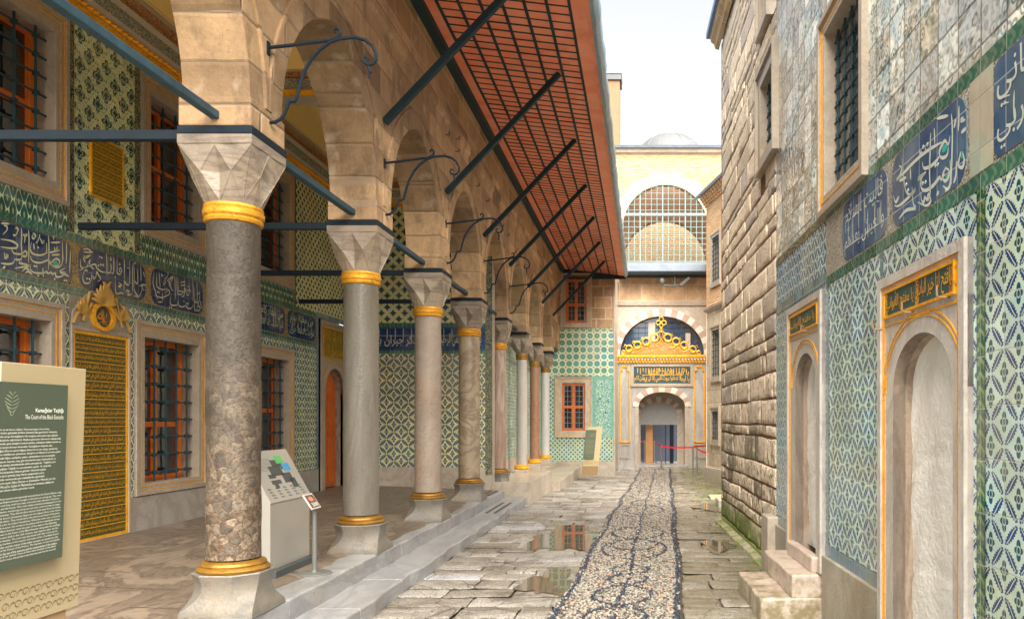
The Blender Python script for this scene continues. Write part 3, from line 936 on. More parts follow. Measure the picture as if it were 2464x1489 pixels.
# raised mouldings round each arch
tfA = lambda u, w_, d: (XA + d, u, w_)
for i in range(len(cols_y) - 1):
    c = (cols_y[i] + cols_y[i + 1]) / 2
    m_ = MB(tfA)
    m_.band(arch_pts(c, hw + .235, ZS - .0, rise + .235, 16), arch_pts(c, hw + .195, ZS - .0, rise + .195, 16), -.01, .022)
    m_.build('arch_moulding', M['stone'], arc, bevel=.004)
# imposts: square blocks over the capitals, with the iron strap under them
for i, y in enumerate(cols_y):
    b = MB(); b.box(XB - .02, XA + .015, y - .262, y + .262, 3.757, ZS + .002)
    b.build('impost', M['stone'], arc, bevel=.012)
    if i < 1: continue
    s = MB(); s.box(XB - .024, -2.738, y - .268, y + .268, 3.70, 3.756); s.build('iron_strap', M['ironb'], arc, bevel=.004)
# tie beams: across to the gallery wall, and along from column to column
for i, y in enumerate(cols_y[1:6]):
    if i < 4:
        b = MB(); b.box(-5.90, XB - .026, y - .245, y - .185, 3.665, 3.735); b.build('tie_beam', M['ironb'], arc, bevel=.006)
    if i < 6:
        q = cols_y[1:][i + 1] if i + 1 < len(cols_y[1:]) else y + BAY
        b = MB(); b.box(-3.035, -2.965, y + .27, q - .27, 3.80, 3.86); b.build('tie_beam', M['tie'], arc, bevel=.008)
b = MB(); b.box(-3.03, -2.97, cols_y[0] + .27, cols_y[1] - .2, 3.80, 3.858); b.build('tie_beam', M['tie'], arc, bevel=.008)
b = MB(); b.box(-5.90, -3.1, Y1 - .245 - BAY, Y1 - .185 - BAY, 3.665, 3.735); b.build('tie_beam', M['ironb'], arc, bevel=.006)

# ------------------------------------------------------------ columns
breccia = G('breccia'); g = breccia
wv = g.noise(3, 4); 
vv = g.vec(g.x + (wv - .5) * .1, g.y + (wv - .5) * .1, g.z + (g.noise(5, 2) - .5) * .12)
d1 = g.voro(15, 'DISTANCE_TO_EDGE', vec=vv); cr = g.voro(15, vec=vv, out=1)
d2 = g.voro(36, 'DISTANCE_TO_EDGE', vec=vv)
low = g.ss(2.2 - g.z + (g.noise(1.2, 3) - .5) * 2.2 + g.x * .0, .2, 1.1)
pale = g.mix(g.frac(cr * 7.0), (.085, .06, .045), (.40, .31, .21))
c = g.mix(low * .8, (.085, .066, .05), pale)
c = g.mix(g.lt(d1, .05, .05) * low * .8, c, (.16, .075, .025))
blk = g.ss(g.noise(8, 7, .75), .48, .58)
c = g.mix(blk * g.ss(g.noise(1.0, 3), .38, .6) * .85, c, (.04, .03, .022))
c = g.mix(g.lt(d2, .02, .03) * .4, c, (.08, .05, .03))
c = g.mix(g.ss(g.noise(42, 5, .7), .48, .58) * .6, c, (.03, .024, .018))
c = g.mul(c, .48 + g.noise(30, 4) * .5)
breccia = g.done(c, .55, 0, g.ss(d1, 0.0, .12) * low * .5 + g.noise(20, 4) * .5 - blk * .5, .004)
shaft_m = [breccia,
    breccia,
    marble('grey_marble', (.175, .158, .128), (.08, .07, .058), 1.1, .45, .34, (3, 3, .35), st=.5, stain=(.11, .09, .06), spots=.3),
    marble('pink_granite', (.32, .265, .215), (.19, .14, .11), 2.2, .4, .5, st=.5, stain=(.34, .2, .11), spots=.6),
    marble('veined_marble', (.40, .325, .225), (.16, .11, .07), 1.6, .8, .35, (1, 1, 1), st=.3),
    marble('brown_pink_stone', (.42, .32, .26), (.20, .12, .08), 1.3, .7, .45, (2.5, 2.5, .4), st=.5, stain=(.25, .13, .08)),
    marble('light_marble', (.46, .43, .38), (.34, .31, .29), 1.5, .5, .35, (3, 3, .5), st=.2),
    marble('red_porphyry', (.34, .17, .11), (.2, .09, .05), 3, .6, .4, st=.4),
    marble('pale_grey_marble', (.58, .56, .54), (.4, .39, .38), 1.5, .5, .35, (3, 3, .5), st=.2)]
capm = marble('capital_marble', (.35, .285, .215), (.17, .135, .11), 1.9, .8, .4, (.5, .5, 2.2), stain=(.30, .19, .09), st=.5)
plinm = marble('plinth_marble', (.20, .18, .15), (.11, .10, .09), 1.6, .5, .4, st=.45, stain=(.32, .22, .10))
bronze = plain('worn_bronze_gilding', (.30, .155, .025), .45, .6, .7, 9, .003)

def capital_mb(cx, cy, r=.19, hs=.262, z0=3.25, z1=3.70):
    """square block folded down to the round shaft in lozenge facets"""
    mb = MB()
    def P(face, t, half, z, out):               # face 0..3, t in -1..1
        a = face * pi / 2
        x, y = half + out, t * half
        return (cx + x * cos(a) - y * sin(a), cy + x * sin(a) + y * cos(a), z)
    rings = []
    N_ = 16
    def circ(rad, z): return [(cx + rad * cos(-pi / 4 + 2 * pi * i / N_), cy + rad * sin(-pi / 4 + 2 * pi * i / N_), z) for i in range(N_)]
    bot = circ(r, z0)
    h = z1 - z0
    def sq(half, z, bump):                      # 4 points per face starting at a corner: -1, -.5, 0, .5
        out = []
        for f in range(4):
            for k, t in enumerate((-1, -.5, 0, .5)):
                b = bump[k]
                if k == 0:                       # corner, moved along the diagonal
                    a = f * pi / 2
                    x, y = half + b, -(half + b)
                    out.append((cx + x * cos(a) - y * sin(a), cy + x * sin(a) + y * cos(a), z if not isinstance(z, (list, tuple)) else z[k]))
                else: out.append(P(f, t, half, z if not isinstance(z, (list, tuple)) else z[k], b))
        return out
    lev1 = sq(.218, z0 + h * .44, (-.030, .030, -.030, .030))
    top0 = sq(hs - .005, z0 + h * .84, (0, -.006, 0.0, -.006))
    top1 = sq(hs, z0 + h * .86, (0, 0, 0, 0)); top2 = sq(hs, z1, (0, 0, 0, 0))
    L = [bot, lev1, top0, top1, top2]
    idx = [mb.vs(l) for l in L]
    for q in range(4):
        a, b = idx[q], idx[q + 1]
        for i in range(16):
            j = (i + 1) % 16
            if q < 2:
                if (i % 2 == 0) == (q == 1): mb.f += [(a + i, a + j, b + i), (a + j, b + j, b + i)]
                else: mb.f += [(a + i, a + j, b + j), (a + i, b + j, b + i)]
            else: mb.f.append((a + i, a + j, b + j, b + i))
    mb.f.append(tuple(idx[0] + i for i in range(16))[::-1]); mb.f.append(tuple(idx[-1] + i for i in range(16)))
    # thin raised ribs along the folds
    ribs = MB()
    A, B, D_ = L[0], L[1], L[2]
    for f in range(4):
        s = f * 4; e = (s + 4) % 16
        for path in ([D_[s], B[s], A[s]], [D_[s + 2], B[s + 2], A[s + 2]], [D_[s], B[s + 1]], [D_[s + 2], B[s + 1]], [D_[s + 2], B[s + 3]], [D_[e], B[s + 3]],
                     [B[s + 1], A[s]], [B[s + 1], A[s + 2]], [B[s + 3], A[s + 2]], [B[s + 3], A[e]]):
            ribs.tube(path, .0042, 5)
    return mb, ribs

def plinth_mb(cx, cy, z0=.30, z1=.59, hs=.262):
    mb = MB(); rings = []
    for k in range(13):
        t = k / 12
        z = z0 + (z1 - z0) * t
        half = hs + .0 - .012 * t - (.03 * sin(pi * max(0, (t - .12)) / .88) if t > .12 else 0) * 1.0
        tt = max(0, (t - .14) / .86)
        ch = .006 + (.125 * (1 - (1 - tt) ** 2.2) if tt > 0 else 0)   # scooped corners
        pts = []
        for f in range(4):
            a = f * pi / 2
            for (x, y) in ((half, -half + ch), (half, half - ch)):
                pts.append((cx + x * cos(a) - y * sin(a), cy + x * sin(a) + y * cos(a), z))
        rings.append(pts)
    rings.append([(cx + (p[0] - cx) * .98, cy + (p[1] - cy) * .98, z1 + .008) for p in rings[-1]])
    mb.loft(rings)
    return mb

desc = ['', 'nearest column, dark mottled breccia shaft with gilt collar', 'second column from the front, grey marble shaft with gilt collar',
        'third column from the front, pale pink granite shaft', 'fourth column from the front, yellowish veined marble shaft',
        'fifth column from the front, brown and pink shaft beside the marble block', 'slim white marble column behind the long marble block',
        'slim reddish brown column near the far tiled wall', 'slim pale grey column next to the far tiled wall']
for i, y in enumerate(cols_y):
    if i == 0: continue
    slim = i >= 6
    cx = -3.005 if not slim else (-2.90, -2.955, -2.99)[i - 6]
    r = .18 if not slim else .125
    z0 = .30
    t = thing('marble_column', desc[i], 'column', (cx, y, z0), group='columns of the arcade')
    if not slim:
        plinth_mb(cx, y).build('plinth', plinm, t, smooth=35)
        mb = MB(); mb.lathe(cx, y, [(.215, .585), (.24, .603), (.246, .617), (.232, .632), (.218, .638), (.222, .65), (.214, .665), (.193, .675), (.178, .68)], 40)
        mb.build('base_ring', bronze, t, smooth=30)
    else:
        mb = MB(); mb.box(cx - .17, cx + .17, y - .18, y + .18, .30, .50); mb.build('plinth', M['marbw'], t, bevel=.02)
        mb = MB(); mb.lathe(cx, y, [(.16, .50), (.185, .515), (.185, .55), (.165, .57), (.17, .60), (r, .62)], 32); mb.build('base_ring', M['gold'], t, smooth=30)
    zt = 3.14
    mb = MB(); prof = []
    for k in range(25):
        q = k / 24
        prof.append((r * (1.015 - .03 * q + .012 * sin(q * pi)) + random.uniform(-.0012, .0012) * (3 if i in (1, 3) else 1), .69 + (zt - .69) * q if not slim else .6 + (zt - .6) * q))
    mb.lathe(cx, y, prof, 48); mb.build('shaft', shaft_m[i], t, smooth=60)
    rr = r / .18
    mb = MB(); mb.lathe(cx, y, [(r * .97, 3.115), (.193 * rr, 3.125), (.200 * rr, 3.145), (.192 * rr, 3.158), (.205 * rr, 3.175), (.206 * rr, 3.205), (.196 * rr, 3.215), (.201 * rr, 3.23), (.194 * rr, 3.248), (.17 * rr, 3.252)], 40)
    mb.build('collar', M['ring'] if i < 6 else bronze, t, smooth=30)
    cm, rb = capital_mb(cx, y, .19 * rr, .262 if not slim else .2)
    c_ = cm.build('capital', capm, t)
    rb.build('rib', capm, c_)

# ------------------------------------------------------------ overhanging eave with its struts
ev = thing('timber_eave', 'wide overhanging eave with red boarded soffit above the arcade', 'eave', (-2.7, 2.6, 6.5))
EX0, EZ0, EX1, EZ1, EY0, EY1 = -2.66, 6.70, -.60, 6.46, 2.4, 25.87
def ez(x): return EZ0 + (EZ1 - EZ0) * (x - EX0) / (EX1 - EX0)
g = G('red_soffit_boards', 'xy'); n = g.noise(3, 4); n2 = g.noise(30, 3)
rr_ = g.rand(g.floor(g.w / .19), g.floor(g.u / .33))
c = g.mix(rr_, (.97, .27, .14), (.98, .36, .21)); c = g.mul(c, .8 + n * .4)
c = g.mix(g.ss(g.noise(2.2, 6, .7), .62, .72) * .4, c, (.42, .07, .04))
M['soffit'] = g.done(c, .5, 0, n2, .002)
mb = MB(); y = EY0; 
while y < EY1 - .02:                            # boards laid across, with dark gaps between them
    b = min(y + .172, EY1)
    for x0, x1 in ((EX0 + .12, EX1 - .02),):
        dz = random.uniform(-.003, .003)
        mb.loft([[(x0, y, ez(x0) + dz + .004), (x0, y, ez(x0) + dz + .045), (x0, b, ez(x0) + dz + .045), (x0, b, ez(x0) + dz + .004)],
                 [(x1, y, ez(x1) + dz + .004), (x1, y, ez(x1) + dz + .045), (x1, b, ez(x1) + dz + .045), (x1, b, ez(x1) + dz + .004)]])
    y += .19
mb.build('soffit_boards', M['soffit'], ev)
mb = MB(); y = EY0
while y < EY1:
    x0, x1 = EX0 + .20, EX1 - .25
    mb.loft([[(x0, y - .017, ez(x0) - .002), (x0, y - .017, ez(x0) + .02), (x0, y + .0, ez(x0) + .02), (x0, y + .002, ez(x0) - .004)],
             [(x1, y - .017, ez(x1) - .002), (x1, y - .017, ez(x1) + .02), (x1, y + .0, ez(x1) + .02), (x1, y + .002, ez(x1) - .004)]])
    y += .19
mb.build('cross_battens', M['beam'], ev)
mb = MB()
xb = EX0 + .20
while xb < EX1 - .22:
    mb.box(xb - .018, xb + .018, EY0, EY1, ez(xb) - .012, ez(xb) + .008); xb += (EX1 - .25 - EX0 - .20) / 6
mb.build('long_battens', M['beam'], ev)
mb = MB(); mb.box(EX0 - .09, EX0 + .05, EY0, EY1, ez(EX0) - .10, ez(EX0) + .03); mb.build('wall_plate', M['beam'], ev, bevel=.01)
mb = MB()
for x0, x1 in ((EX0 + .05, EX0 + .20), (EX1 - .235, EX1 + .0)):
    mb.loft([[(x0, q, ez(x0) - .008), (x1, q, ez(x1) - .008), (x1, q, ez(x1) + .03), (x0, q, ez(x0) + .03)] for q in (EY0, EY1)])
mb.build('border_board', M['soffit'], ev, bevel=.004)
# lead gutter with a beaten, uneven lip
mb = MB(); rings = []
for k in range(200):
    q = EY0 + (EY1 + .05 - EY0) * k / 199; e = .007 * sin(q * 5) + .005 * sin(q * 13 + 1) + random.uniform(-.003, .003)
    rings.append([(EX1 - .01, q, EZ1 - .035), (EX1 + .035 + e, q, EZ1 - .045), (EX1 + .085 + e, q, EZ1 - .005 + e * .6), (EX1 + .10 + e, q, EZ1 + .09), (EX1 + .02, q, EZ1 + .12)])
mb.loft(rings, closed=True); mb.build('gutter', plain('blue_grey_gutter', (.26, .40, .50), .35, .2, .45, 3, .01), ev, smooth=50)
mb = MB(); mb.loft([[(EX1 + .02, q, EZ1 + .115), (-3.0, q, 7.35), (-3.0, q, 7.30), (EX1 + .02, q, EZ1 + .06)] for q in (EY0, EY1)])
mb.build('roof', M['lead'], ev)
mb = MB(); mb.box(EX0, EX1 + .03, EY1 - .0, EY1 + .06, 6.36, 6.78); mb.build('end_board', M['beam'], ev)
for i, y in enumerate(cols_y):
    if i < 1: continue
    yy = y
    a, b = Vector((XA + .01, yy, 4.86)), Vector((-1.17, yy, ez(-1.17) + .0))
    if i == 1: a, b = Vector((XA + .01, yy + .02, 4.86)), Vector((-1.17, yy + .02, ez(-1.17)))
    mb = MB(); d = (b - a).normalized(); nn = Vector((-d.z, 0, d.x)) * .036; h_ = Vector((0, .034, 0))
    mb.loft([[tuple(p + nn + h_), tuple(p + nn - h_), tuple(p - nn - h_), tuple(p - nn + h_)] for p in (a, b)])
    mb.build('strut', M['beam'], ev, bevel=.005)

# ------------------------------------------------------------ wrought iron lantern brackets
def spiral(cx, cz, r0, r1, a0, a1, n=12):
    return [(cx + (r0 + (r1 - r0) * k / n) * cos(a0 + (a1 - a0) * k / n), cz + (r0 + (r1 - r0) * k / n) * sin(a0 + (a1 - a0) * k / n)) for k in range(n + 1)]
def bracket_path(pts): return [((px - 651) / 325.8, (1008 - py) / 325.8) for px, py in pts]
up_arm = bracket_path([(651, 117), (700, 112), (760, 104), (800, 99), (818, 92), (824, 82), (822, 74), (815, 71), (810, 76), (813, 81)])
lo_arm = bracket_path([(651, 297), (668, 296), (682, 288), (692, 274), (699, 254), (703, 246), (716, 245), (720, 238), (728, 205), (738, 175), (755, 145), (775, 122), (800, 104), (825, 95), (860, 92), (885, 99), (902, 112), (911, 130), (911, 145), (904, 155), (893, 158), (884, 154), (880, 146), (884, 139), (890, 140), (892, 146)])
lo2 = bracket_path([(893, 158), (894, 166), (897, 175), (894, 181)])
hk = bracket_path([(894, 181), (891, 187), (895, 191), (899, 187), (897, 183)])
labs = ['scrolled iron lantern bracket above the nearest column', 'scrolled iron lantern bracket above the second column', 'scrolled iron lantern bracket above the third column', 'scrolled iron lantern bracket above the fourth column', 'scrolled iron lantern bracket above the fifth column']
src = None
for i in range(5):
    y = cols_y[i + 1] + .02
    if src is None:
        t = thing('lantern_bracket', labs[i], 'bracket', (XA, y, 3.88), group='iron brackets along the arcade')
        X = lambda P: [(XA + a, y, 1.7 + b) for a, b in P]
        mb = MB(); mb.tube(X(up_arm), [.0125] * 6 + [.011, .010, .008, .006], 8); mb.build('upper_arm', M['ironb'], t, smooth=True)
        mb = MB(); mb.tube(X(lo_arm), [.0125] * 20 + [.012, .011, .010, .009, .008, .006], 8); mb.build('curved_arm', M['ironb'], t, smooth=True)
        mb = MB(); mb.tube(X(lo2), [.004, .012, .012, .005], 8); mb.tube(X(hk), .0045, 6); mb.build('hook', M['ironb'], t, smooth=True)
        for q in (4.43, 3.88):
            mb = MB(); mb.box(XA - .01, XA + .012, y - .02, y + .02, q - .05, q + .05); mb.build('mounting_plate', M['ironb'], t, bevel=.004)
        src = t
    else:
        t = src.copy(); COL.objects.link(t); t['label'] = labs[i]; t.location = (XA, y, 3.88)
        for ch in src.children:
            c = ch.copy(); COL.objects.link(c); c.parent = t
# bent hooks driven into the spandrels
k = 0
for (px, py) in ((1072, 325), (1096, 335), (1096, 365), (1145, 448), (1169, 484), (1205, 545), (1219, 566)):
    # on the wall face X = XA
    Y = F * (-XA) / (VX - px); z = 1.7 + (VY - py) * Y / F
    mb = MB(); mb.tube([(XA - .01, 0, 0), (XA + .05, 0, 0), (XA + .055, 0, .006), (XA + .055, 0, .045)], .006, 6)
    o = mb.build('wall_hook', M['ironb'], None, smooth=True); o.location = (0, Y, z)
    o['label'] = 'small bent iron hook in the spandrels above the arches'; o['category'] = 'hook'; o['group'] = 'small hooks in the arcade wall'

# ------------------------------------------------------------ left gallery wall
lw = thing('tiled_wall', 'long tiled and marble-framed gallery wall behind the columns', 'wall', (-5.85, 9, .4))
YA, YB = 3.0, 15.36
low = [(6.40, 7.83), (8.93, 10.38), (11.55, 12.98)]; upw = [(6.50, 7.89), (9.05, 10.40), (11.63, 12.98)]
# parts of the tiled surface
def panel(name, mat, u0, u1, w0, w1, holes=(), d=0.0, parent=lw, tf=tfL):
    return holed(MB(tf), u0, u1, w0, w1, holes, d).build(name, mat, parent)
DOOR = (14.0, 15.35, .38, 3.53)
wh = [(a + .03, b - .03, 3.88, 5.72) for a, b in upw]
panel('floral_tile_panel', M['t_left'], YA, 10.43, 3.60, 5.90, wh)
panel('star_tile_panel', M['t_star'], 10.43, YB, 3.60, 5.90, wh + [DOOR])
lh = [(a + .03, b - .03, .84, 2.82) for a, b in low]
PAN = (7.92, 8.84, .40, 3.0)
panel('leaf_tile_panel', M['t_leafy'], YA, YB, .80, 2.98, lh + [PAN, DOOR])
panel('marble_dado', M['marb'], YA, 14.0, .36, .80, [(7.92, 8.84, .3, .9)], .012)
panel('marble_slab', M['marb'], PAN[0], PAN[1], PAN[2], PAN[3], (), -.002)
for a, b in ((YA, 9.02), (9.06, 10.43), (11.6, 13.0)):
    holed(MB(tfL), a if a != YA else 6.2, b, 3.60, 3.85, [(7.90, 9.04, 3.5, 4)], .003).build('ogee_tile_strip', M['t_ogee'], lw)
for a, b in ((7.89, 7.99), (8.94, 9.04), (10.40, 10.5), (13.0, 13.1)):
    panel('upright_border', M['t_strip'], a, b, 3.61, 5.89, (), .004)
for w0, w1 in ((2.98, 3.06), (3.52, 3.60)):
    panel('green_border', M['b_green'], YA, 14.0, w0, w1, (), .004)
panel('frieze', M['spand'], YA, 13.93, 3.06, 3.52, (), .002)
panel('blue_edging', M['b_blue'], 13.90, 13.99, .80, 3.62, (), .008)
panel('blue_edging', M['b_blue'], 13.90, YB, 3.53, 3.62, (), .009)
panel('blue_edging', M['b_blue'], 12.99, 13.06, .80, 2.98, (), .006)
M['back'] = plain('rough_backing', (.3, .26, .2), .8)
bk = MB(); bk.box(-6.5, -6.12, YA, YB + .3, .2, 7.2); bk.build('masonry', M['back'], lw)

def rrect(u0, u1, w0, w1, r, n=5, lobes=True):
    pts = []
    for cx, cy, a0 in ((u1 - r, w0 + r, -pi / 2), (u1 - r, w1 - r, 0), (u0 + r, w1 - r, pi / 2), (u0 + r, w0 + r, pi)):
        for i in range(n + 1):
            a = a0 + pi / 2 * i / n
            pts.append((cx + r * cos(a), cy + r * sin(a)))
    return pts
def cartouche(parent, tf, u0, u1, w0, w1, mat, smat, texts=(), strokes=(), conv=None, wid=.016, d=.006, r=.13, dots=(), fills=(), flip=False, jit=True):
    mb = MB(tf); mb.prism(rrect(u0, u1, w0, w1, r), 0.0, d)
    c = mb.build('cartouche', mat, parent)
    t = MB(tf)
    for (s, a, b, p, q) in texts:
        put_text(t, s, u0 + (u1 - u0) * a, u0 + (u1 - u0) * b, w0 + (w1 - w0) * p, w0 + (w1 - w0) * q, d + .0025, True, .0, flip)
    for s in strokes:
        stroke(t, [conv(*p) for p in s], wid, d + .002)
    if jit and texts:                       # tall upright strokes and vowel marks of the script
        rr2 = random.Random(int(u0 * 100))
        for k in range(7):
            a = u0 + (u1 - u0) * (.1 + .8 * (k + rr2.random() * .6) / 7)
            h = rr2.uniform(.3, .5)
            lo = rr2.uniform(.12, .42)
            stroke(t, [(a, w0 + (w1 - w0) * min(.95, lo + h)), (a + .004, w0 + (w1 - w0) * (lo + h * .5)), (a - .003, w0 + (w1 - w0) * lo)], wid * .8, d + .003, 0, .7)
        for k in range(9):
            a = u0 + (u1 - u0) * rr2.uniform(.08, .9); b = w0 + (w1 - w0) * rr2.uniform(.45, .9)
            stroke(t, [(a, b), (a + .03, b + .008), (a + .055, b + .012)], wid * .5, d + .0035)
    for (x, y) in dots:
        cx, cy = conv(x, y); t.prism([(cx + .011 * cos(pi / 2 * i), cy + .011 * sin(pi / 2 * i)) for i in range(4)], d, d + .0035)
    t.build('lettering', smat, c)
    if fills:
        f = MB(tf)
        for (x, y, rx, ry) in fills:
            cx, cy = conv(x, y) if conv else (x, y)
            f.prism([(cx + rx * cos(2 * pi * i / 16), cy + ry * sin(2 * pi * i / 16)) for i in range(16)], d, d + .0022)
        f.build('turquoise_spot', M['teal'], c)
    return c
# the three visible verses were drawn stroke by stroke; cL turns a point of the wall survey into wall metres
def cL(cx, cy):
    px, py = cx / 2.7072 / 1.66234, (850 + cy / 2.7072) / 1.66234
    Y = F * 5.85 / (VX - px)
    return (Y, 1.7 + (VY - py) * Y / F)
A_ = [[(222, 165), (226, 270), (222, 350), (230, 480)], [(300, 190), (305, 300), (301, 545)], [(517, 245), (521, 400), (516, 620)],
 [(665, 305), (670, 450), (668, 530), (640, 585), (585, 590), (540, 565)], [(710, 320), (712, 440), (708, 560)], [(755, 400), (751, 520), (745, 655)],
 [(0, 120), (45, 118), (92, 125)], [(30, 140), (62, 150), (66, 190), (20, 240)], [(150, 180), (168, 165), (185, 182), (180, 215), (150, 250), (132, 235)],
 [(0, 290), (90, 302), (150, 325), (178, 352), (180, 372), (160, 386), (80, 385), (0, 372)],
 [(118, 395), (140, 440), (190, 450), (230, 445), (262, 418), (282, 440), (270, 475), (235, 470), (225, 480), (222, 540)],
 [(332, 320), (320, 400), (350, 448), (430, 462), (488, 440), (497, 400), (495, 330)],
 [(325, 468), (328, 505), (370, 538), (440, 542), (515, 515), (540, 550), (570, 515), (605, 500), (638, 530), (612, 578), (550, 568), (520, 545)],
 [(0, 548), (70, 558), (130, 548), (150, 505)], [(220, 495), (200, 545), (260, 560), (305, 582), (220, 592), (150, 605)], [(150, 505), (190, 512), (222, 500)],
 [(320, 560), (322, 620), (370, 652), (460, 655), (495, 640), (510, 660), (545, 648), (560, 668), (590, 655), (600, 695), (660, 690), (700, 650), (650, 640)],
 [(700, 600), (640, 640), (700, 672), (742, 692)], [(345, 225), (370, 235), (375, 265), (352, 285), (340, 260), (350, 230)],
 [(375, 335), (400, 310), (420, 255), (415, 240)], [(425, 275), (440, 310), (450, 335), (460, 305), (465, 330), (470, 300)], [(540, 325), (600, 325), (645, 322)],
 [(548, 460), (600, 458), (640, 455)], [(580, 370), (585, 405), (600, 400), (605, 370), (612, 412), (618, 370)], [(240, 240), (262, 260), (255, 330)], [(265, 235), (285, 245), (262, 262)],
 [(228, 640), (270, 605), (310, 628)], [(262, 655), (300, 640), (340, 672)], [(560, 250), (575, 270), (565, 300)], [(40, 430), (45, 490), (60, 490), (62, 450), (75, 490), (80, 450)], [(355, 335), (362, 400)], [(455, 600), (460, 700)], [(500, 440), (640, 410)]]
B_ = [[(890, 400), (940, 395), (985, 425)], [(895, 425), (960, 432), (1000, 430)], [(905, 480), (985, 460), (900, 505)], [(905, 460), (900, 505), (915, 540)],
 [(868, 500), (862, 560), (880, 600), (930, 585), (950, 540), (975, 500), (960, 560), (990, 600), (1010, 610)], [(850, 630), (930, 590), (1020, 560), (1040, 600), (1090, 640), (1150, 648)],
 [(1145, 440), (1150, 560), (1150, 690)], [(1190, 550), (1196, 600), (1185, 650), (1150, 650)], [(1222, 465), (1225, 560), (1222, 650), (1195, 655)],
 [(1258, 480), (1262, 600), (1262, 650), (1290, 670), (1310, 640), (1300, 600), (1285, 610), (1290, 640), (1320, 640)], [(1338, 500), (1340, 600), (1335, 840)], [(1395, 520), (1398, 650), (1390, 780), (1350, 760), (1335, 700)],
 [(1440, 540), (1445, 700), (1440, 820)], [(1450, 740), (1480, 770), (1485, 700), (1478, 600)], [(1515, 560), (1520, 700), (1518, 745)],
 [(900, 640), (888, 700), (905, 760), (960, 760), (985, 700), (980, 650)], [(900, 660), (920, 620), (940, 640)], [(1000, 680), (1010, 720), (1035, 680), (1040, 640), (1060, 680), (1085, 720), (1050, 745)],
 [(1240, 730), (1245, 860), (1270, 880), (1300, 870), (1330, 880)], [(1350, 870), (1370, 840), (1390, 860), (1375, 890), (1400, 890), (1425, 880)], [(1425, 560), (1428, 860)],
 [(1440, 820), (1460, 870), (1480, 900), (1440, 905)], [(1500, 800), (1528, 790), (1530, 840), (1500, 905), (1470, 920)], [(1545, 640), (1560, 700)], [(1520, 780), (1570, 785)], [(1440, 560), (1470, 535)], [(1275, 755), (1310, 790), (1275, 795), (1300, 815)], [(1190, 480), (1195, 520), (1185, 500)]]
C_ = [[(1665, 630), (1650, 760), (1680, 870), (1700, 950)], [(1690, 640), (1690, 760), (1700, 810), (1760, 835), (1810, 820)], [(1715, 640), (1725, 780), (1725, 810)],
 [(1770, 740), (1765, 780), (1785, 760), (1775, 735)], [(1800, 735), (1820, 750), (1830, 800), (1845, 750), (1870, 700), (1830, 740), (1850, 830), (1870, 845)], [(1870, 680), (1800, 740)],
 [(1800, 650), (1815, 660), (1800, 700), (1770, 730)], [(1885, 680), (1890, 800), (1890, 945)], [(1905, 690), (1912, 850), (1930, 885), (1980, 880)],
 [(1920, 700), (1925, 840), (1940, 850), (1985, 860), (2010, 850)], [(1990, 710), (1995, 850), (1985, 900), (1960, 910)], [(2040, 740), (2045, 870), (2020, 895), (2020, 850), (2050, 840), (2060, 870)],
 [(2080, 700), (2085, 880), (2080, 960)], [(2125, 720), (2130, 900), (2125, 980)], [(2155, 850), (2150, 960), (2110, 970), (2095, 930)], [(2120, 890), (2165, 860)],
 [(1665, 890), (1700, 910), (1750, 920), (1800, 900), (1830, 880), (1820, 840), (1790, 860), (1780, 900)], [(1750, 870), (1755, 960)], [(1850, 880), (1835, 960), (1850, 1000), (1910, 1000), (1920, 960)],
 [(1925, 920), (1930, 1000), (1960, 1020), (2000, 1010), (2010, 980), (2040, 985)], [(2040, 980), (2010, 1020), (2060, 1040), (2090, 990)], [(2095, 800), (2100, 1040), (2120, 1055)],
 [(2125, 1050), (2135, 1010), (2160, 1030), (2150, 1060), (2110, 1060)], [(2165, 960), (2175, 1040)], [(1945, 760), (2000, 745)], [(1950, 790), (2000, 785)], [(1740, 650), (1745, 700)], [(2100, 690), (2115, 700)], [(1700, 970), (1750, 968)]]
cyz = [(6.88, 7.95), (8.05, 9.13), (9.24, 10.32), (10.43, 11.50), (11.62, 12.69), (12.79, 13.86)]
dz = .004
cartouche(lw, tfL, *cyz[0], 3.075, 3.51, M['cobalt'], M['script'], (), A_, cL, .0215, dots=[(405, 380), (365, 580), (385, 582), (585, 720), (690, 735), (710, 738), (40, 590), (30, 600), (405, 685)], fills=[(590, 545, .032, .022), (362, 260, .008, .016)])
cartouche(lw, tfL, *cyz[1], 3.075, 3.51, M['cobalt'], M['script'], (), B_, cL, .019, dots=[(1095, 490), (1075, 480), (1085, 565), (1110, 570), (1060, 575), (1240, 700), (935, 715), (960, 720), (1290, 560), (1380, 600), (1550, 835)], fills=[(1372, 862, .012, .02)])
cartouche(lw, tfL, *cyz[2], 3.075, 3.51, M['cobalt'], M['script'], (), C_, cL, .0165, dots=[(1755, 680), (1700, 860), (1715, 865), (1990, 830), (2005, 832), (2030, 800), (1830, 1020), (1850, 1025), (1985, 960), (2140, 990)])
T2 = lambda a, b: ((a, .06, .94, .10, .50), (b, .08, .92, .50, .93))
cartouche(lw, tfL, *cyz[3], 3.075, 3.51, M['cobalt'], M['script'], T2("وأومض البرق في", "الظلماء من إضم"))
cartouche(lw, tfL, *cyz[4], 3.075, 3.51, M['cobalt'], M['script'], T2("أم هبت الريح", "من تلقاء كاظمة"))
cartouche(lw, tfL, *cyz[5], 3.075, 3.51, M['cobalt'], M['script'], T2("مزجت دمعا جرى", "من مقلة بدم"), fills=[(13.42, 3.24, .035, .03)])

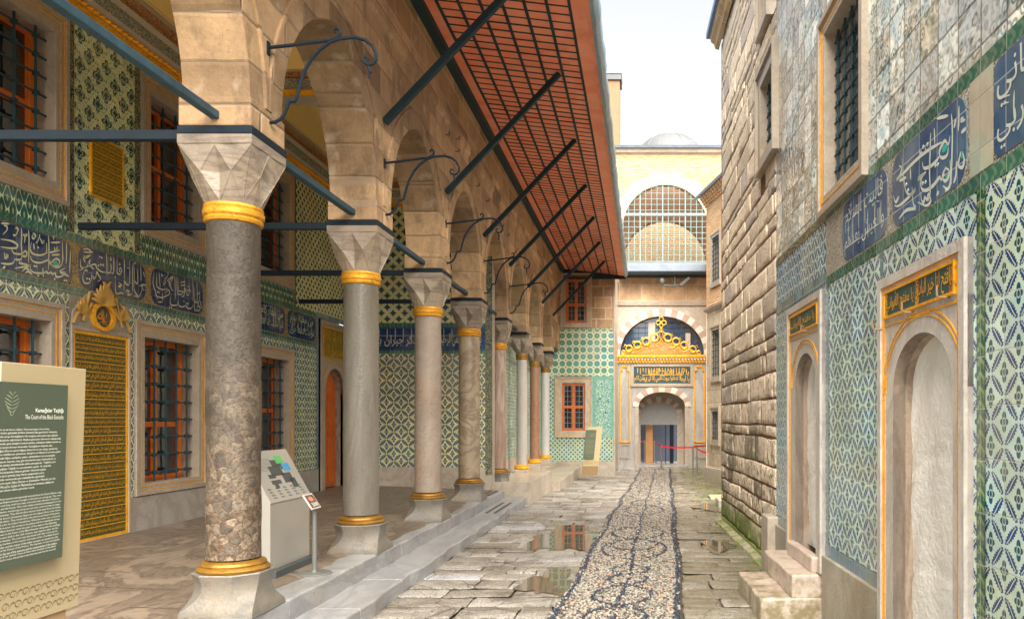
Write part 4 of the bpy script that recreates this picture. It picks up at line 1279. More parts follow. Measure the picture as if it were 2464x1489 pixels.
for k, (a, b) in enumerate(low):
    if k == 2: window(lw, tfL, a, b, .81, 2.85, a + .2, b - .17, .95, 2.66, M, nv=5, nh=8, trans=(.52,), bar=.013, splay=.0, grille_d=-.06, deep=.26)
    else: window(lw, tfL, a, b, .81, 2.85, a + .17, b - .17, .95, 2.66, M, nv=5, nh=8, trans=(.52, ) if k != 1 else (.40,), bar=.013, grille_d=-.06, deep=.26)
for a, b in upw:
    window(lw, tfL, a, b, 3.85, 5.76, a + .17, b - .17, 4.05, 5.54, M, nv=4, nh=8, trans=(.5,), bar=.013, grille_d=-.06, deep=.26)

# tall gilt inscription slab with its acanthus crest
pu0, pu1 = 7.96, 8.82
mb = MB(tfL); mb.ring(rectpts(7.92, 8.84, .41, 2.66), rectpts(7.955, 8.805, .42, 2.62), 0, .03); mb.build('slab_frame', M['frame'], lw, bevel=.004)
mb = MB(tfL); mb.rect(7.955, 8.805, .42, 2.62, 0, .010); ip = mb.build('inscription_slab', M['olive'], lw)
gm = MB(tfL); nl = 22; hh = (2.60 - .44) / nl
gm.ring(rectpts(7.957, 8.803, .421, 2.619), rectpts(7.985, 8.775, .45, 2.595), .008, .018)
lines = ["بادي علم نوز قوعباس لبابن مابعث زيور ساز عمر قوفلر كافر عباس اوله كه نسل پاك آل عثمان", "عليه الرحمة والغفران حضرتلرندن جلالر كه پيراي شان وشوكت ودو تخت سليم سلطنت صاحب", "فضائل عليه ومناقب سنيه پادشاه دين پناه شهريار سعادت دستگاه شاه عالم پسنديده ممالك",
 "اشرف جيد عامل الحسنات وقائل المبرات حامي الملة والدين حافظ شريعة سيد السلطان", "بن السلطان ابن السلطان السلطان الغازي علي احمد خان سلطان", "بن السلطان الغازي احمد خان حضرتلري جلوس همايون", "خيرات وحسنات سالك والنصاب بيشماره مالك اولوب انه"]
for k in range(nl):
    w0 = .455 + k * (2.59 - .455) / nl; w1 = w0 + (2.59 - .455) / nl
    gm.rect(7.985, 8.775, w1 - .005, w1 + .004, .008, .0165)
    s = lines[(nl - 1 - k) % len(lines)].replace("پ", "ب").replace("گ", "ك")
    put_text(gm, s, 8.0, 8.76, w0 + .012, w1 - .012, .0125, True, .012)
gm.build('gilt_lettering', M['gold'], ip)
# crest
cr = MB(tfL); mid = 8.37
cr.prism([(7.93, 2.66), (8.83, 2.66), (8.80, 2.80), (8.62, 2.98), (8.50, 3.06), (8.24, 3.06), (8.12, 2.98), (7.95, 2.80)], 0, .02)
crest = cr.build('crest', M['marb'], lw, bevel=.004)
def leaf_fan(mb, cx, cy, n, r, a0, a1, d=.03, wid=.03):
    for i in range(n):
        a = a0 + (a1 - a0) * i / (n - 1); rr3 = r * (1 - .25 * abs(2 * i / (n - 1) - 1))
        P = []
        for t in range(9):
            q = t / 8
            P.append((cx + rr3 * q * cos(a + .35 * q * q * (1 if a < pi / 2 else -1)), cy + rr3 * q * sin(a + .0) * (1 - .12 * q * q), d + .035 * sin(q * pi * .8)))
        mb.tube(P, [wid * (.35 + .65 * sin(pi * min(1, .15 + q / 9))) for q in range(9)], 6, flat=.7)
lf = MB(tfL)
leaf_fan(lf, mid, 2.93, 11, .30, radians(12), radians(168))
leaf_fan(lf, 8.05, 2.80, 7, .20, radians(40), radians(150), .02, .02)
leaf_fan(lf, 8.69, 2.80, 7, .20, radians(30), radians(140), .02, .02)
for sg in (-1, 1):
    P = []
    for i in range(15):
        q = i / 14
        P.append((mid + sg * (.44 - .26 * q), 2.68 + .24 * q + .05 * sin(q * 2 * pi), .035))
    lf.tube(P, .016, 6)
    lf.tube([(mid + sg * (.20 + .10 * (1 - q / 10)) , 2.72 + .32 * (q / 10), .035) for q in range(11)], .014, 6)
lf.build('acanthus', M['gold2'], crest, smooth=50)
md = MB(tfL); 
ringp = lambda r, rz: [(mid + r * cos(2 * pi * i / 28), 2.80 + rz * sin(2 * pi * i / 28)) for i in range(28)]
md.ring(ringp(.185, .155), ringp(.135, .115), .015, .055); md.build('medallion_ring', M['gold'], crest, smooth=40)
md = MB(tfL); md.prism(ringp(.14, .12), .0, .025); md.build('medallion', M['ink'], crest)
md = MB(tfL)
for P in ([(-.08, -.02), (-.03, .03), (.0, .0), (-.04, -.03), (-.07, 0), (-.02, .045)], [(-.02, .075), (-.01, 0), (.03, -.04), (.075, -.05)], [(.0, .08), (.01, 0), (.04, -.04)], [(.02, .075), (.025, .01), (.05, -.03)], [(-.02, -.06), (.02, -.045), (.04, -.06), (0, -.075)], [(.07, .05), (.06, .0), (.075, .02)], [(-.1, -.03), (-.03, -.01), (.02, -.05), (-.03, -.06)], [(-.06, -.07), (-.03, -.085)], [(.05, -.08), (.07, -.07)]):
    stroke(md, [(mid + a, 2.80 + b) for a, b in P], .011, .028, thick=.6)
md.build('gilt_monogram', M['gold'], crest)
# small gilt panel higher up
mb = MB(tfL); mb.rect(8.21, 8.72, 4.07, 4.72, 0, .02); sp_ = mb.build('gilt_plaque', plain('olive_gilt_ground', (.22, .18, .02), .4, .1, .3), lw)
mb = MB(tfL); mb.ring(rectpts(8.205, 8.725, 4.065, 4.725), rectpts(8.225, 8.705, 4.085, 4.705), .0, .028)
for k in range(8):
    w0 = 4.09 + k * .0768
    if k: mb.rect(8.225, 8.705, w0 - .004, w0 + .004, .015, .026)
    put_text(mb, lines[k % 7][:22].replace("پ", "ب").replace("گ", "ك"), 8.235, 8.695, w0 + .012, w0 + .066, .0235, True, .014)
mb.build('gilt_lettering', M['gold'], sp_)

# arched doorway at the end of the wall
def arch_door(parent, tf, u0, u1, w0, w1, ou0, ou1, zs, rise, pz0, pz1, ground, M, deep=.18, gold=True, fmat=None, pmat=None, ptexts=(), tmat=None, sheet=False, base=0.0):
    fm = fmat or M['frame']; c = (ou0 + ou1) / 2; hf = (ou1 - ou0) / 2
    mb = MB(tf); A = arch_pts(c, hf, zs, rise, 10)
    mb.rect(u0, ou0, w0, zs, -.05, .03); mb.rect(ou1, u1, w0, zs, -.05, .03)
    Bt = pz0 - .03
    pts = [(u0, zs)] + A + [(u1, zs), (u1, Bt), (u0, Bt)]
    # spandrel as strips
    for i in range(len(A) - 1):
        (a, za), (b, zb) = A[i], A[i + 1]
        mb.prism([(a, za), (b, zb), (b, Bt), (a, Bt)], -.05, .0302)
    mb.rect(u0, A[0][0], zs, Bt, -.05, .0302); mb.rect(A[-1][0], u1, zs, Bt, -.05, .0302)
    mb.rect(u0, u1, Bt, w1, -.05, .030)
    mb.ring(rectpts(u0, u1, w0, w1), rectpts(u0 + .06, u1 - .06, w0 - .001, w1 - .06), 0, .05)
    fr = mb.build('door_frame', fm, parent)
    rv = MB(tf)
    P_o = [(ou0, w0)] + A + [(ou1, w0)]
    for i in range(len(P_o) - 1):
        (a, za), (b, zb) = P_o[i], P_o[i + 1]
        rv.quad((a, za, .03), (b, zb, .03), (b, zb, -deep - .1), (a, za, -deep - .1))
    rv.build('reveal', marble('reveal_' + parent.name, (.46, .37, .29), (.20, .14, .10), 1.8, .7, .4, (2, 2, .4)), fr)
    gl = MB(tf)
    for q in (.062, .1):
        gl.ring(rectpts(u0 + q, u1 - q, w0, w1 - q), rectpts(u0 + q + .006, u1 - q - .006, w0 - .002, w1 - q - .006), .025, .036)
    A1 = arch_pts(c, hf + .16, zs, rise + .13, 12); A2 = arch_pts(c, hf + .152, zs, rise + .122, 12)
    gl.band(A1, A2, .02, .037)
    A1 = arch_pts(c, hf + .125, zs, rise + .10, 12); A2 = arch_pts(c, hf + .117, zs, rise + .093, 12)
    gl.band(A1, A2, .02, .036)
    gl.rect(u0 + .11, u1 - .11, pz0 - .055, pz0 - .045, .02, .037)
    gl.build('gilt_line', M['gold'], fr)
    mb = MB(tf); mb.rect(u0 + .125, u1 - .125, pz0, pz1, .02, .042); pn = mb.build('inscription_panel', pmat or M['dkgreen'], fr)
    t = MB(tf); t.ring(rectpts(u0 + .115, u1 - .115, pz0 - .01, pz1 + .01), rectpts(u0 + .13, u1 - .13, pz0 + .006, pz1 - .006), .02, .05)
    for (s, a, b, p, q) in ptexts:
        L = u1 - u0 - .28; H = pz1 - pz0
        put_text(t, s, u0 + .14 + L * a, u0 + .14 + L * b, pz0 + H * p, pz0 + H * q, .046, True, .012, tf is tfR)
    t.build('gilt_lettering', M['gold'], pn)
    return fr
dr = arch_door(lw, tfL, 14.02, 15.33, .40, 3.50, 14.24, 15.16, 2.18, .47, 2.84, 3.38, .4, M, pmat=M['goldgr'], ptexts=(("لا إله إلا الله", .04, .96, .45, .95), ("محمد رسول الله", .06, .94, .04, .46)))
g = G('carved_door', 'yz'); n = g.noise(6, 4, stretch=(1, 1, .2)); M['door'] = g.done(g.mix(n, (.80, .20, .02), (.5, .09, .015)), .35, 0, n, .003)
for s0, s1 in ((14.24, 14.695), (14.705, 15.16)):
    mb = MB(tfL)
    A = [p for p in arch_pts(14.70, .46, 2.18, .47, 10) if s0 - .002 <= p[0] <= s1 + .002]
    mb.prism([(s0, .41), (s1, .41), (s1, A[-1][1])] + A[::-1][0:] + [(s0, A[0][1])], -.20, -.15)
    for w0, w1 in ((.5, .82), (.87, 1.3), (1.35, 1.5), (1.55, 2.0), (2.05, 2.2)):
        for a, b in ((s0 + .05, (s0 + s1) / 2 - .01), ((s0 + s1) / 2 + .01, s1 - .05)) if w1 - w0 > .2 else ((s0 + .05, s1 - .05),):
            mb.ring(rectpts(a, b, w0, w1), rectpts(a + .03, b - .03, w0 + .03, w1 - .03), -.16, -.132)
            mb.rect(a + .05, b - .05, w0 + .05, w1 - .05, -.16, -.137)
    mb.build('door_leaf', M['door'], dr, bevel=.004)
holed(MB(tfL), 14.0, 15.36, .3, 3.5, (), -.24).build('door_backing', M['ink'], lw)

# painted cornice and vaulted ceiling
vc = thing('vaulted_ceiling', 'plain mustard gallery ceiling with painted and gilt cornices', 'ceiling', (-4.5, 9, 5.9))
M['must'] = plain('mustard_plaster', (.92, .68, .24), .75, 0, .12, 1.2, .002)
M['corn_b'] = arabesque('blue_scroll_band', (.12, .17, .17), (.5, .42, .25), 12, 0, .5, bump=.001)
M['corn_r'] = arabesque('red_leaf_band', (.22, .045, .02), (.6, .38, .12), 20, 0, .5, bump=.001)
M['corn_c'] = plain('cream_moulding', (.5, .42, .3), .6, 0, .2)
M['pend'] = arabesque('red_white_corner_scroll', (.22, .03, .02), (.62, .55, .42), 11, 0, .5, bump=.001)
prof = [(0, 5.88), (.05, 5.88), (.05, 5.91), (.09, 5.93), (.09, 6.0), (.14, 6.04), (.17, 6.12), (.17, 6.16), (.22, 6.2), (.22, 6.26), (.28, 6.30), (.28, 6.36), (.30, 6.38)]
bands = [('gilt_bead', M['gold'], 0, 4), ('cream_moulding', M['corn_c'], 4, 5), ('scroll_band', M['corn_b'], 5, 7), ('cream_moulding', M['corn_c'], 7, 8), ('leaf_band', M['corn_r'], 8, 10), ('cream_moulding', M['corn_c'], 10, 12)]
def cornice(tf, u0, u1):
    for nm, mt, i, j in bands:
        mb = MB(tf)
        for k in range(i, j):
            (d0, z0), (d1, z1) = prof[k], prof[k + 1]
            mb.quad((u0, z0, d0), (u1, z0, d0), (u1, z1, d1), (u0, z1, d1))
        if nm == 'gilt_bead':
            u = u0
            while u < u1:
                mb.tube([(u + .012, 5.965, .088), (u + .045, 5.965, .11), (u + .078, 5.965, .088)], [.012, .028, .012], 6); u += .09
        mb.build(nm, mt, vc)
cornice(tfL, YA, YB)
cornice(lambda u, z, d: (u, 15.36 - d, z), -5.9, -3.1)
# ceiling surface: coved from the cornices to a flat field, in bays
for y0_, y1_ in ((YA, 10.36), (10.66, 15.1)):
    mb = MB(); xa, xb = -5.56, -3.24; rings = []
    nseg = 8
    for (ins, z) in ((0, 6.36), (.05, 6.55), (.18, 6.75), (.42, 6.9), (.8, 6.97)):
        rings.append([(xa + ins, y0_ + ins, z), (xb - ins, y0_ + ins, z), (xb - ins, y1_ - ins, z), (xa + ins, y1_ - ins, z)])
    mb.loft(rings, cap=False); n0 = mb.vs(rings[-1]); mb.f.append((n0, n0 + 1, n0 + 2, n0 + 3))
    mb.build('vault', M['must'], vc, smooth=60)
    for cx_, sx_ in ((xa, 1), (xb, -1)):
        for cy_, sy_ in ((y0_, 1), (y1_, -1)):
            pts = [(0, 0), (.85, 0), (.75, .08), (.6, .10), (.52, .2), (.38, .22), (.3, .34), (.2, .36), (.14, .48), (.06, .52), (0, .6)]
            q = MB(); q.prism([(a, b) for a, b in pts], -.004, .004)
            q.tf = None
            vv_ = [(cx_ + sx_ * (.012 + max(0, (v[1]) * .06)) , cy_ + sy_ * (v[0] + .02), 6.37 + v[1] * .75 + v[2]) for v in q.v]
            q.v = [(a + sx_ * max(0, v[1] - .1) ** 1.5 * .5 - sx_ * 0, b, c2) for (a, b, c2), v in zip(vv_, q.v)]
            q.build('corner_scroll', M['pend'], vc)
mb = MB(); mb.box(-5.9, -3.24, 10.36, 10.66, 6.0, 7.0); bm_ = mb.build('transverse_beam', M['corn_c'], vc, bevel=.01)
for nm, mt, z0, z1, d in (('gilt_band', M['gold'], 6.0, 6.07, .03), ('scroll_band', M['corn_b'], 6.1, 6.22, .02), ('leaf_band', M['corn_r'], 6.24, 6.31, .035)):
    mb = MB(); mb.box(-5.88, -3.25, 10.36 - d, 10.36, z0, z1); mb.build(nm, mt, vc)
mb = MB(); mb.box(-6.3, -3.2, YA, 15.7, 7.32, 7.4); mb.build('roof', M['lead'], vc)

# ------------------------------------------------------------ end wall of the gallery and the tiled side wall beyond
ew = thing('tiled_wall', 'end wall of the gallery with crossed-leaf tiles and blue script band', 'wall', (-4.5, 15.4, .4))
tfE = tfB(15.38)
panel('leaf_tile_panel', M['t_leafx'], -5.87, -3.12, .75, 3.0, (), 0, ew, tfE)
panel('star_tile_panel', M['t_starx'], -5.87, -3.12, 3.60, 5.92, (), 0, ew, tfE)
panel('green_border', M['b_greenx'], -5.87, -3.12, 2.99, 3.06, (), .003, ew, tfE)
panel('green_border', M['b_greenx'], -5.87, -3.12, 3.52, 3.60, (), .003, ew, tfE)
panel('marble_dado', M['marbw'], -5.87, -3.12, .33, .75, (), .02, ew, tfE)
fz = panel('frieze', M['cobaltx'], -5.87, -3.12, 3.06, 3.52, (), .002, ew, tfE)
mb = MB(tfE)
put_text(mb, shape("بسم الله الرحمن الرحيم") and "بسم الله الرحمن الرحيم", -4.02, -3.2, 3.10, 3.40, .005, True, .006)
put_text(mb, "أمن تذكر جيران بذي سلم", -5.75, -4.12, 3.09, 3.42, .005, True, .006)
mb.rect(-5.8, -3.2, 3.345, 3.352, .002, .005)
for k in range(16):
    a = -5.7 + k * .16; stroke(mb, [(a, 3.49), (a + .003, 3.38), (a - .004, 3.24)], .014, .005, 0, .8)
mb.build('lettering', M['script'], fz)
panel('vine_strip', M['t_strip'], -3.12, -2.98, .6, 5.9, (), .004, ew, tfE)
mb = MB(); mb.box(-3.24, -2.985, 15.39, 15.66, .30, 5.9); mb.build('marble_jamb', M['marbw'], ew)

sw = thing('tiled_wall', 'side wall with teal tiles behind the slim columns', 'wall', (-3.25, 20, .3))
tfS = lambda u, w_, d: (-3.242 + d, u, w_)
panel('teal_tile_panel', M['t_tealy'], 15.66, 25.9, .72, 3.1, (), 0, sw, tfS)
panel('upper_tile_panel', M['t_tealy'], 15.66, 25.9, 3.14, 5.4, (), 0, sw, tfS)
panel('blue_edging', M['b_blue'], 15.66, 25.9, 3.08, 3.15, (), .004, sw, tfS)
panel('marble_dado', M['marbw'], 15.66, 25.9, -.2, .72, (), .015, sw, tfS)
mb = MB(); mb.box(-3.22, -2.78, 19.5, 25.88, .0, .30); mb.build('column_shelf', M['marbw'], sw, bevel=.01)

# ------------------------------------------------------------ right-hand tiled wall
rw = thing('tiled_wall', 'right-hand tiled wall with grated window and two marble arched doorways', 'wall', (0, 5.5, 0), R)
pr = lambda nm, mt, u0, u1, w0, w1, holes=(), d=0.0: panel(nm, mt, u0, u1, w0, w1, holes, d, rw, tfR)
YR0, YR1 = -1.2, 8.53
D1, D2, WN = (6.53, 7.82, -.1, 2.79), (3.83, 5.10, -.1, 2.60), (5.42, 6.64, 3.40, 5.05)
dh = [(D1[0] + .02, D1[1] - .02, -.1, 2.77), (D2[0] + .02, D2[1] - .02, -.1, 2.58)]
pr('leaf_tile_panel', M['t_right'], YR0, 6.50, .66, 2.81, dh)
pr('blue_leaf_panel', M['t_blue'], 6.50, YR1, .66, 2.84, dh)
pr('blue_leaf_panel', M['t_blue'], 6.50, YR1, 2.93, 3.36)
pr('blossom_tile_panel', M['t_bloss'], YR0, YR1, 3.44, 6.3, [(WN[0] + .03, WN[1] - .03, WN[2] + .03, WN[3] - .03)])
pr('grey_border', M['b_grey'], 6.50, YR1, 2.84, 2.93, (), .003)
pr('green_border', M['b_green'], YR0, 6.50, 2.81, 2.885, (), .003)
pr('green_border', M['b_green'], YR0, 6.50, 3.36, 3.44, (), .003)
pr('dark_border', M['t_strip'], 6.50, YR1, 3.36, 3.44, (), .003)
pr('upright_border', M['b_greenv'], 3.70, 3.79, .66, 2.81, (), .004)
pr('upright_border', M['b_grey'], 6.42, 6.50, .66, 2.81, (), .004)
pr('upright_border', M['b_grey'], 5.11, 5.17, .66, 2.81, (), .004)
pr('upright_border', M['b_grey'], 7.83, 7.89, .66, 2.84, (), .004)
pr('blue_edging', M['b_blue'], YR0, YR1, .56, .66, [(D1[0], D1[1], 0, 3), (D2[0], D2[1], 0, 3)], .004)
pr('frieze', M['spandr'], YR0, 6.50, 2.885, 3.36, (), .002)
M['dado_r'] = marble('grimy_marble_dado', (.42, .38, .31), (.24, .21, .16), 2, .5, .45, (1, 1, .5), st=.7, stain=(.2, .15, .08))
mb = MB(tfR)
for a, b in ((YR0, 3.83), (5.10, 6.53), (7.82, YR1 + .02)):
    mb.rect(a, b, -.1, .56, -.05, .035)
mb.build('marble_dado', M['dado_r'], rw, bevel=.008)
mb = MB(tfR); mb.rect(8.42, 8.78, -.1, .64, -.05, .12); mb.build('corner_block', M['marbw'], rw, bevel=.012)
mb = MB(); mb.box(.3, .6, YR0, YR1, -.2, 6.3); mb.build('masonry', M['back'], rw)
# verse cartouches and the plain patch between two of them
def cR(cx, cy):
    px, py = (3300 + cx / 2.127) / 1.66234, (250 + cy / 2.127) / 1.66234
    t = (px - VX) / F
    Y = 1.7625 / (t + .035)
    return (Y, 1.7 + (VY - py) * Y / F)
RS = [[(1150, 370), (1150, 480), (1145, 590)], [(1165, 760), (1150, 840), (1145, 880), (1180, 895), (1195, 830), (1180, 770), (1160, 800)], [(1130, 840), (1125, 960), (1105, 1030)], [(1085, 440), (1095, 600), (1085, 1040)],
 [(1075, 625), (1060, 700), (1030, 670), (990, 740), (985, 790), (1010, 815), (1050, 790), (1060, 720)], [(985, 800), (950, 850), (900, 890), (850, 900), (840, 850)], [(960, 480), (1060, 455)],
 [(910, 600), (905, 750), (900, 940), (905, 1100), (890, 1180)], [(1005, 680), (820, 800), (615, 1010)], [(870, 930), (800, 1000), (840, 950)], [(870, 935), (830, 990), (830, 1070), (870, 1090), (930, 1050), (985, 980), (1000, 1000), (1030, 950)],
 [(1030, 900), (1065, 920), (1060, 980), (1030, 1010), (1010, 970), (1040, 890)], [(1075, 830), (1080, 940), (1075, 1040), (1050, 1080), (1015, 1050)], [(825, 1100), (830, 1170), (850, 1190), (860, 1150), (880, 1170), (890, 1120), (910, 1180), (870, 1220), (800, 1190)],
 [(750, 1060), (760, 1200), (780, 1240), (700, 1260), (640, 1330)], [(665, 820), (680, 1000), (700, 1100), (740, 1130), (780, 1080), (720, 1150), (640, 1220), (600, 1220)], [(640, 880), (660, 900), (650, 960), (620, 990)], [(590, 1130), (610, 1190), (640, 1140)],
 [(1170, 600), (1215, 560)], [(1110, 560), (1125, 480)], [(1190, 470), (1165, 500), (1205, 490)], [(640, 1010), (700, 980)], [(980, 1100), (960, 1130)], [(860, 720), (870, 760)], [(815, 740), (820, 780), (835, 760)], [(940, 560), (945, 700)], [(735, 900), (740, 1000)]]
cartouche(rw, tfR, 3.90, 4.94, 2.90, 3.35, M['cobalt2'], M['script2'], (), RS, cR, .024, r=.12, dots=[(880, 700), (845, 720), (950, 880), (970, 870), (1040, 1090), (700, 1040), (715, 1090), (865, 1020), (840, 1030)], fills=[(1025, 735, .028, .02), (1045, 975, .012, .010), (1175, 790, .012, .018)])
cartouche(rw, tfR, 5.03, 6.02, 2.90, 3.35, M['cobalt2'], M['script2'], (("والعيش بعدهم", .06, .94, .08, .46), ("فاليت السلام", .08, .92, .48, .92)), flip=True)
cartouche(rw, tfR, 2.55, 3.61, 2.90, 3.35, M['cobalt2'], M['script2'], (("لعل رحمة ربي", .03, .97, .06, .5), ("وافق المعاني", .05, .97, .48, .95)), flip=True, r=.06)
pr('patch_tile', M['patch'], 3.615, 3.86, 2.89, 3.36, (), .006)
window(rw, tfR, *WN, WN[0] + .15, WN[1] - .15, WN[2] + .16, WN[3] - .15, M, proud=.05, deep=.20, nv=5, nh=10, bar=.011, mull=0, trans=(), sash=False, sashw=.02, grille_d=-.05)
YA_, NL = "يا مفتح الأبواب", "افتح لنا خير الباب"
fm = marble('doorway_marble', (.58, .54, .49), (.33, .30, .29), 1.8, .6, .35, (1, 1, .6), st=.25)
fd1 = arch_door(rw, tfR, D1[0], D1[1], .40, D1[3], 6.74, 7.50, 2.0, .30, 2.52, 2.69, 0, M, fmat=fm, ptexts=(("يا مفتح الأبواب", .05, .95, .1, .9),), deep=.14)
fd2 = arch_door(rw, tfR, D2[0], D2[1], .02, D2[3], 4.0, 4.86, 1.86, .33, 2.345, 2.50, 0, M, fmat=fm, ptexts=((NL, .03, .47, .08, .92), (YA_, .52, .97, .08, .92)), deep=.14)
for fr_, (a, b, z0, zs, rs) in ((fd1, (6.74, 7.50, .5, 2.0, .3)), (fd2, (4.0, 4.86, .02, 1.86, .33))):
    mb = MB(tfR)                                       # stretched sheeting, gently creased
    NU, NW = 26, 60; c = (a + b) / 2
    top = lambda u: zs + rs * sqrt(max(0, 1 - ((u - c) / ((b - a) / 2)) ** 2)) + .05
    idx = [[mb.vs([(a + (b - a) * i / NU, z0 + (top(a + (b - a) * i / NU) - z0) * j / NW, -.095 - .010 * sin(i * .5 + j * .13) * sin(j * .21) + random.uniform(-.0025, .0025) - (.01 if j in (22, 40) else 0))]) for j in range(NW + 1)] for i in range(NU + 1)]
    for i in range(NU):
        for j in range(NW): mb.f.append((idx[i][j], idx[i + 1][j], idx[i + 1][j + 1], idx[i][j + 1]))
    mb.build('sheeting', M['sheet'], fr_, smooth='all')
    mb = MB(tfR); mb.rect(a - .06, b + .06, z0 - .2, zs + rs + .2, -.30, -.17); mb.build('door_leaf', M['brown'], fr_)
# little iron hooks on the big door frame
for (u, z) in ((4.03, 2.33), (4.52, 2.32), (5.04, 2.28), (6.98, 2.49), (7.80, 2.44)):
    mb = MB(tfR); mb.tube([(u, z, .03), (u, z, .09), (u, z + .01, .10), (u, z + .06, .10)], .006, 6); mb.build('hook', M['brown'], fd2 if u < 6 else fd1, smooth=True)
# red-and-gold end squares of the script panel
mb = MB(tfR)
for a in (3.965, 4.42, 4.925): mb.rect(a, a + .045, 2.35, 2.495, .04, .0445)
mb.build('tracery_square', M['redgr'], fd2)
# marble steps to the small doorway
st = thing('stone_steps', 'two marble steps and threshold before the small arched doorway', 'steps', (-.3, 7.1, 0), R)
g = G('worn_step_marble'); n = g.noise(1.5, 6, .6, dist=1.5); n2 = g.noise(7, 6, .7)
c = g.mix(g.ss(n, .35, .65), (.62, .53, .45), (.44, .34, .28))
c = g.mix(g.ss(n2 - g.z * .5, .32, .52) * .8, c, (.17, .14, .05)); c = g.mul(c, .75 + g.noise(30, 4) * .5)
stm = g.done(c, .3, 0, n2, .006)
stw = marble('mossy_step_face', (.40, .35, .24), (.2, .17, .09), 2.2, .6, .5, st=.6, stain=(.14, .13, .04))
for nm, x0, y0_, y1_, z0, z1 in (('lower_step', -.545, 6.56, 7.74, -.05, .19), ('upper_step', -.275, 6.58, 7.84, .185, .385), ('threshold', -.085, 6.66, 7.62, .38, .52)):
    mb = MB(); k = 16; rings = []
    for i in range(k + 1):
        y = y0_ + (y1_ - y0_) * i / k; e = .006 * sin(y * 9)
        rings.append([(-.0, y, z0), (x0 + e, y, z0), (x0 + e, y, z1 - .0), (-.0, y, z1 + .002 * sin(y * 5))])
    mb.loft(rings); o = mb.build(nm, stm, st, bevel=.018, seg=3)
mb = MB(); mb.box(-.50, -.04, 6.553, 6.57, .0, .165); mb.box(-.25, -.04, 6.572, 6.59, .19, .36) 

# ------------------------------------------------------------ rubble-stone house further along on the right
sb = thing('stone_building', 'tall rough stone house wall with mossy foot and small barred windows', 'building', (0, 10.7, 0), R)
g = G('rough_stone', 'yz')
t = g.attr('tone'); n, n2, n3 = g.noise(3, 6, .7), g.noise(26, 5, .65), g.noise(9, 5, .7)
c = g.mix(t, (.84, .70, .53), (.58, .48, .37)); c = g.mix(g.ss(t, .8, .9) * .7, c, (.50, .44, .40))
lowz = g.inv(g.ss(g.z + (n - .5) * 2.5, 1.0, 3.4))
c = g.mix(g.ss(n3 + g.ss(g.frac(t * 13.0), .70, .8) * .16, .50, .62) * (.25 + lowz * .65), c, (.13, .115, .07))
c = g.mix(g.ss(n, .55, .7) * .4, c, (.30, .20, .12))
ms = g.inv(g.ss(g.z + (n3 - .5) * .7 + (n - .5) * .8, .10, .62))
c = g.mix(ms * .9, c, g.mix(n2, (.06, .12, .008), (.20, .26, .02)))
hole = g.lt(g.voro(34), .16, .08) * g.ss(n, .45, .6)
c = g.mix(hole * .7, c, (.08, .05, .03)); c = g.mul(c, .68 + n2 * .85)
M['rubble'] = g.done(c, .85, 0, n2 * 1.0 + n3 * 1.2 - hole * .5, .02)
g = G('red_mortar', 'yz'); n = g.noise(14, 5, .7); ms = g.inv(g.ss(g.z + (n - .5) * .5, .15, .5))
c = g.mix(n, (.11, .05, .03), (.28, .14, .08)); c = g.mix(ms * .8, c, (.07, .09, .02)); M['mortar'] = g.done(c, .9, 0, n, .03)
hol = [(8.40, 9.47, 4.62, 5.84), (8.55, 9.50, 6.25, 7.6)]
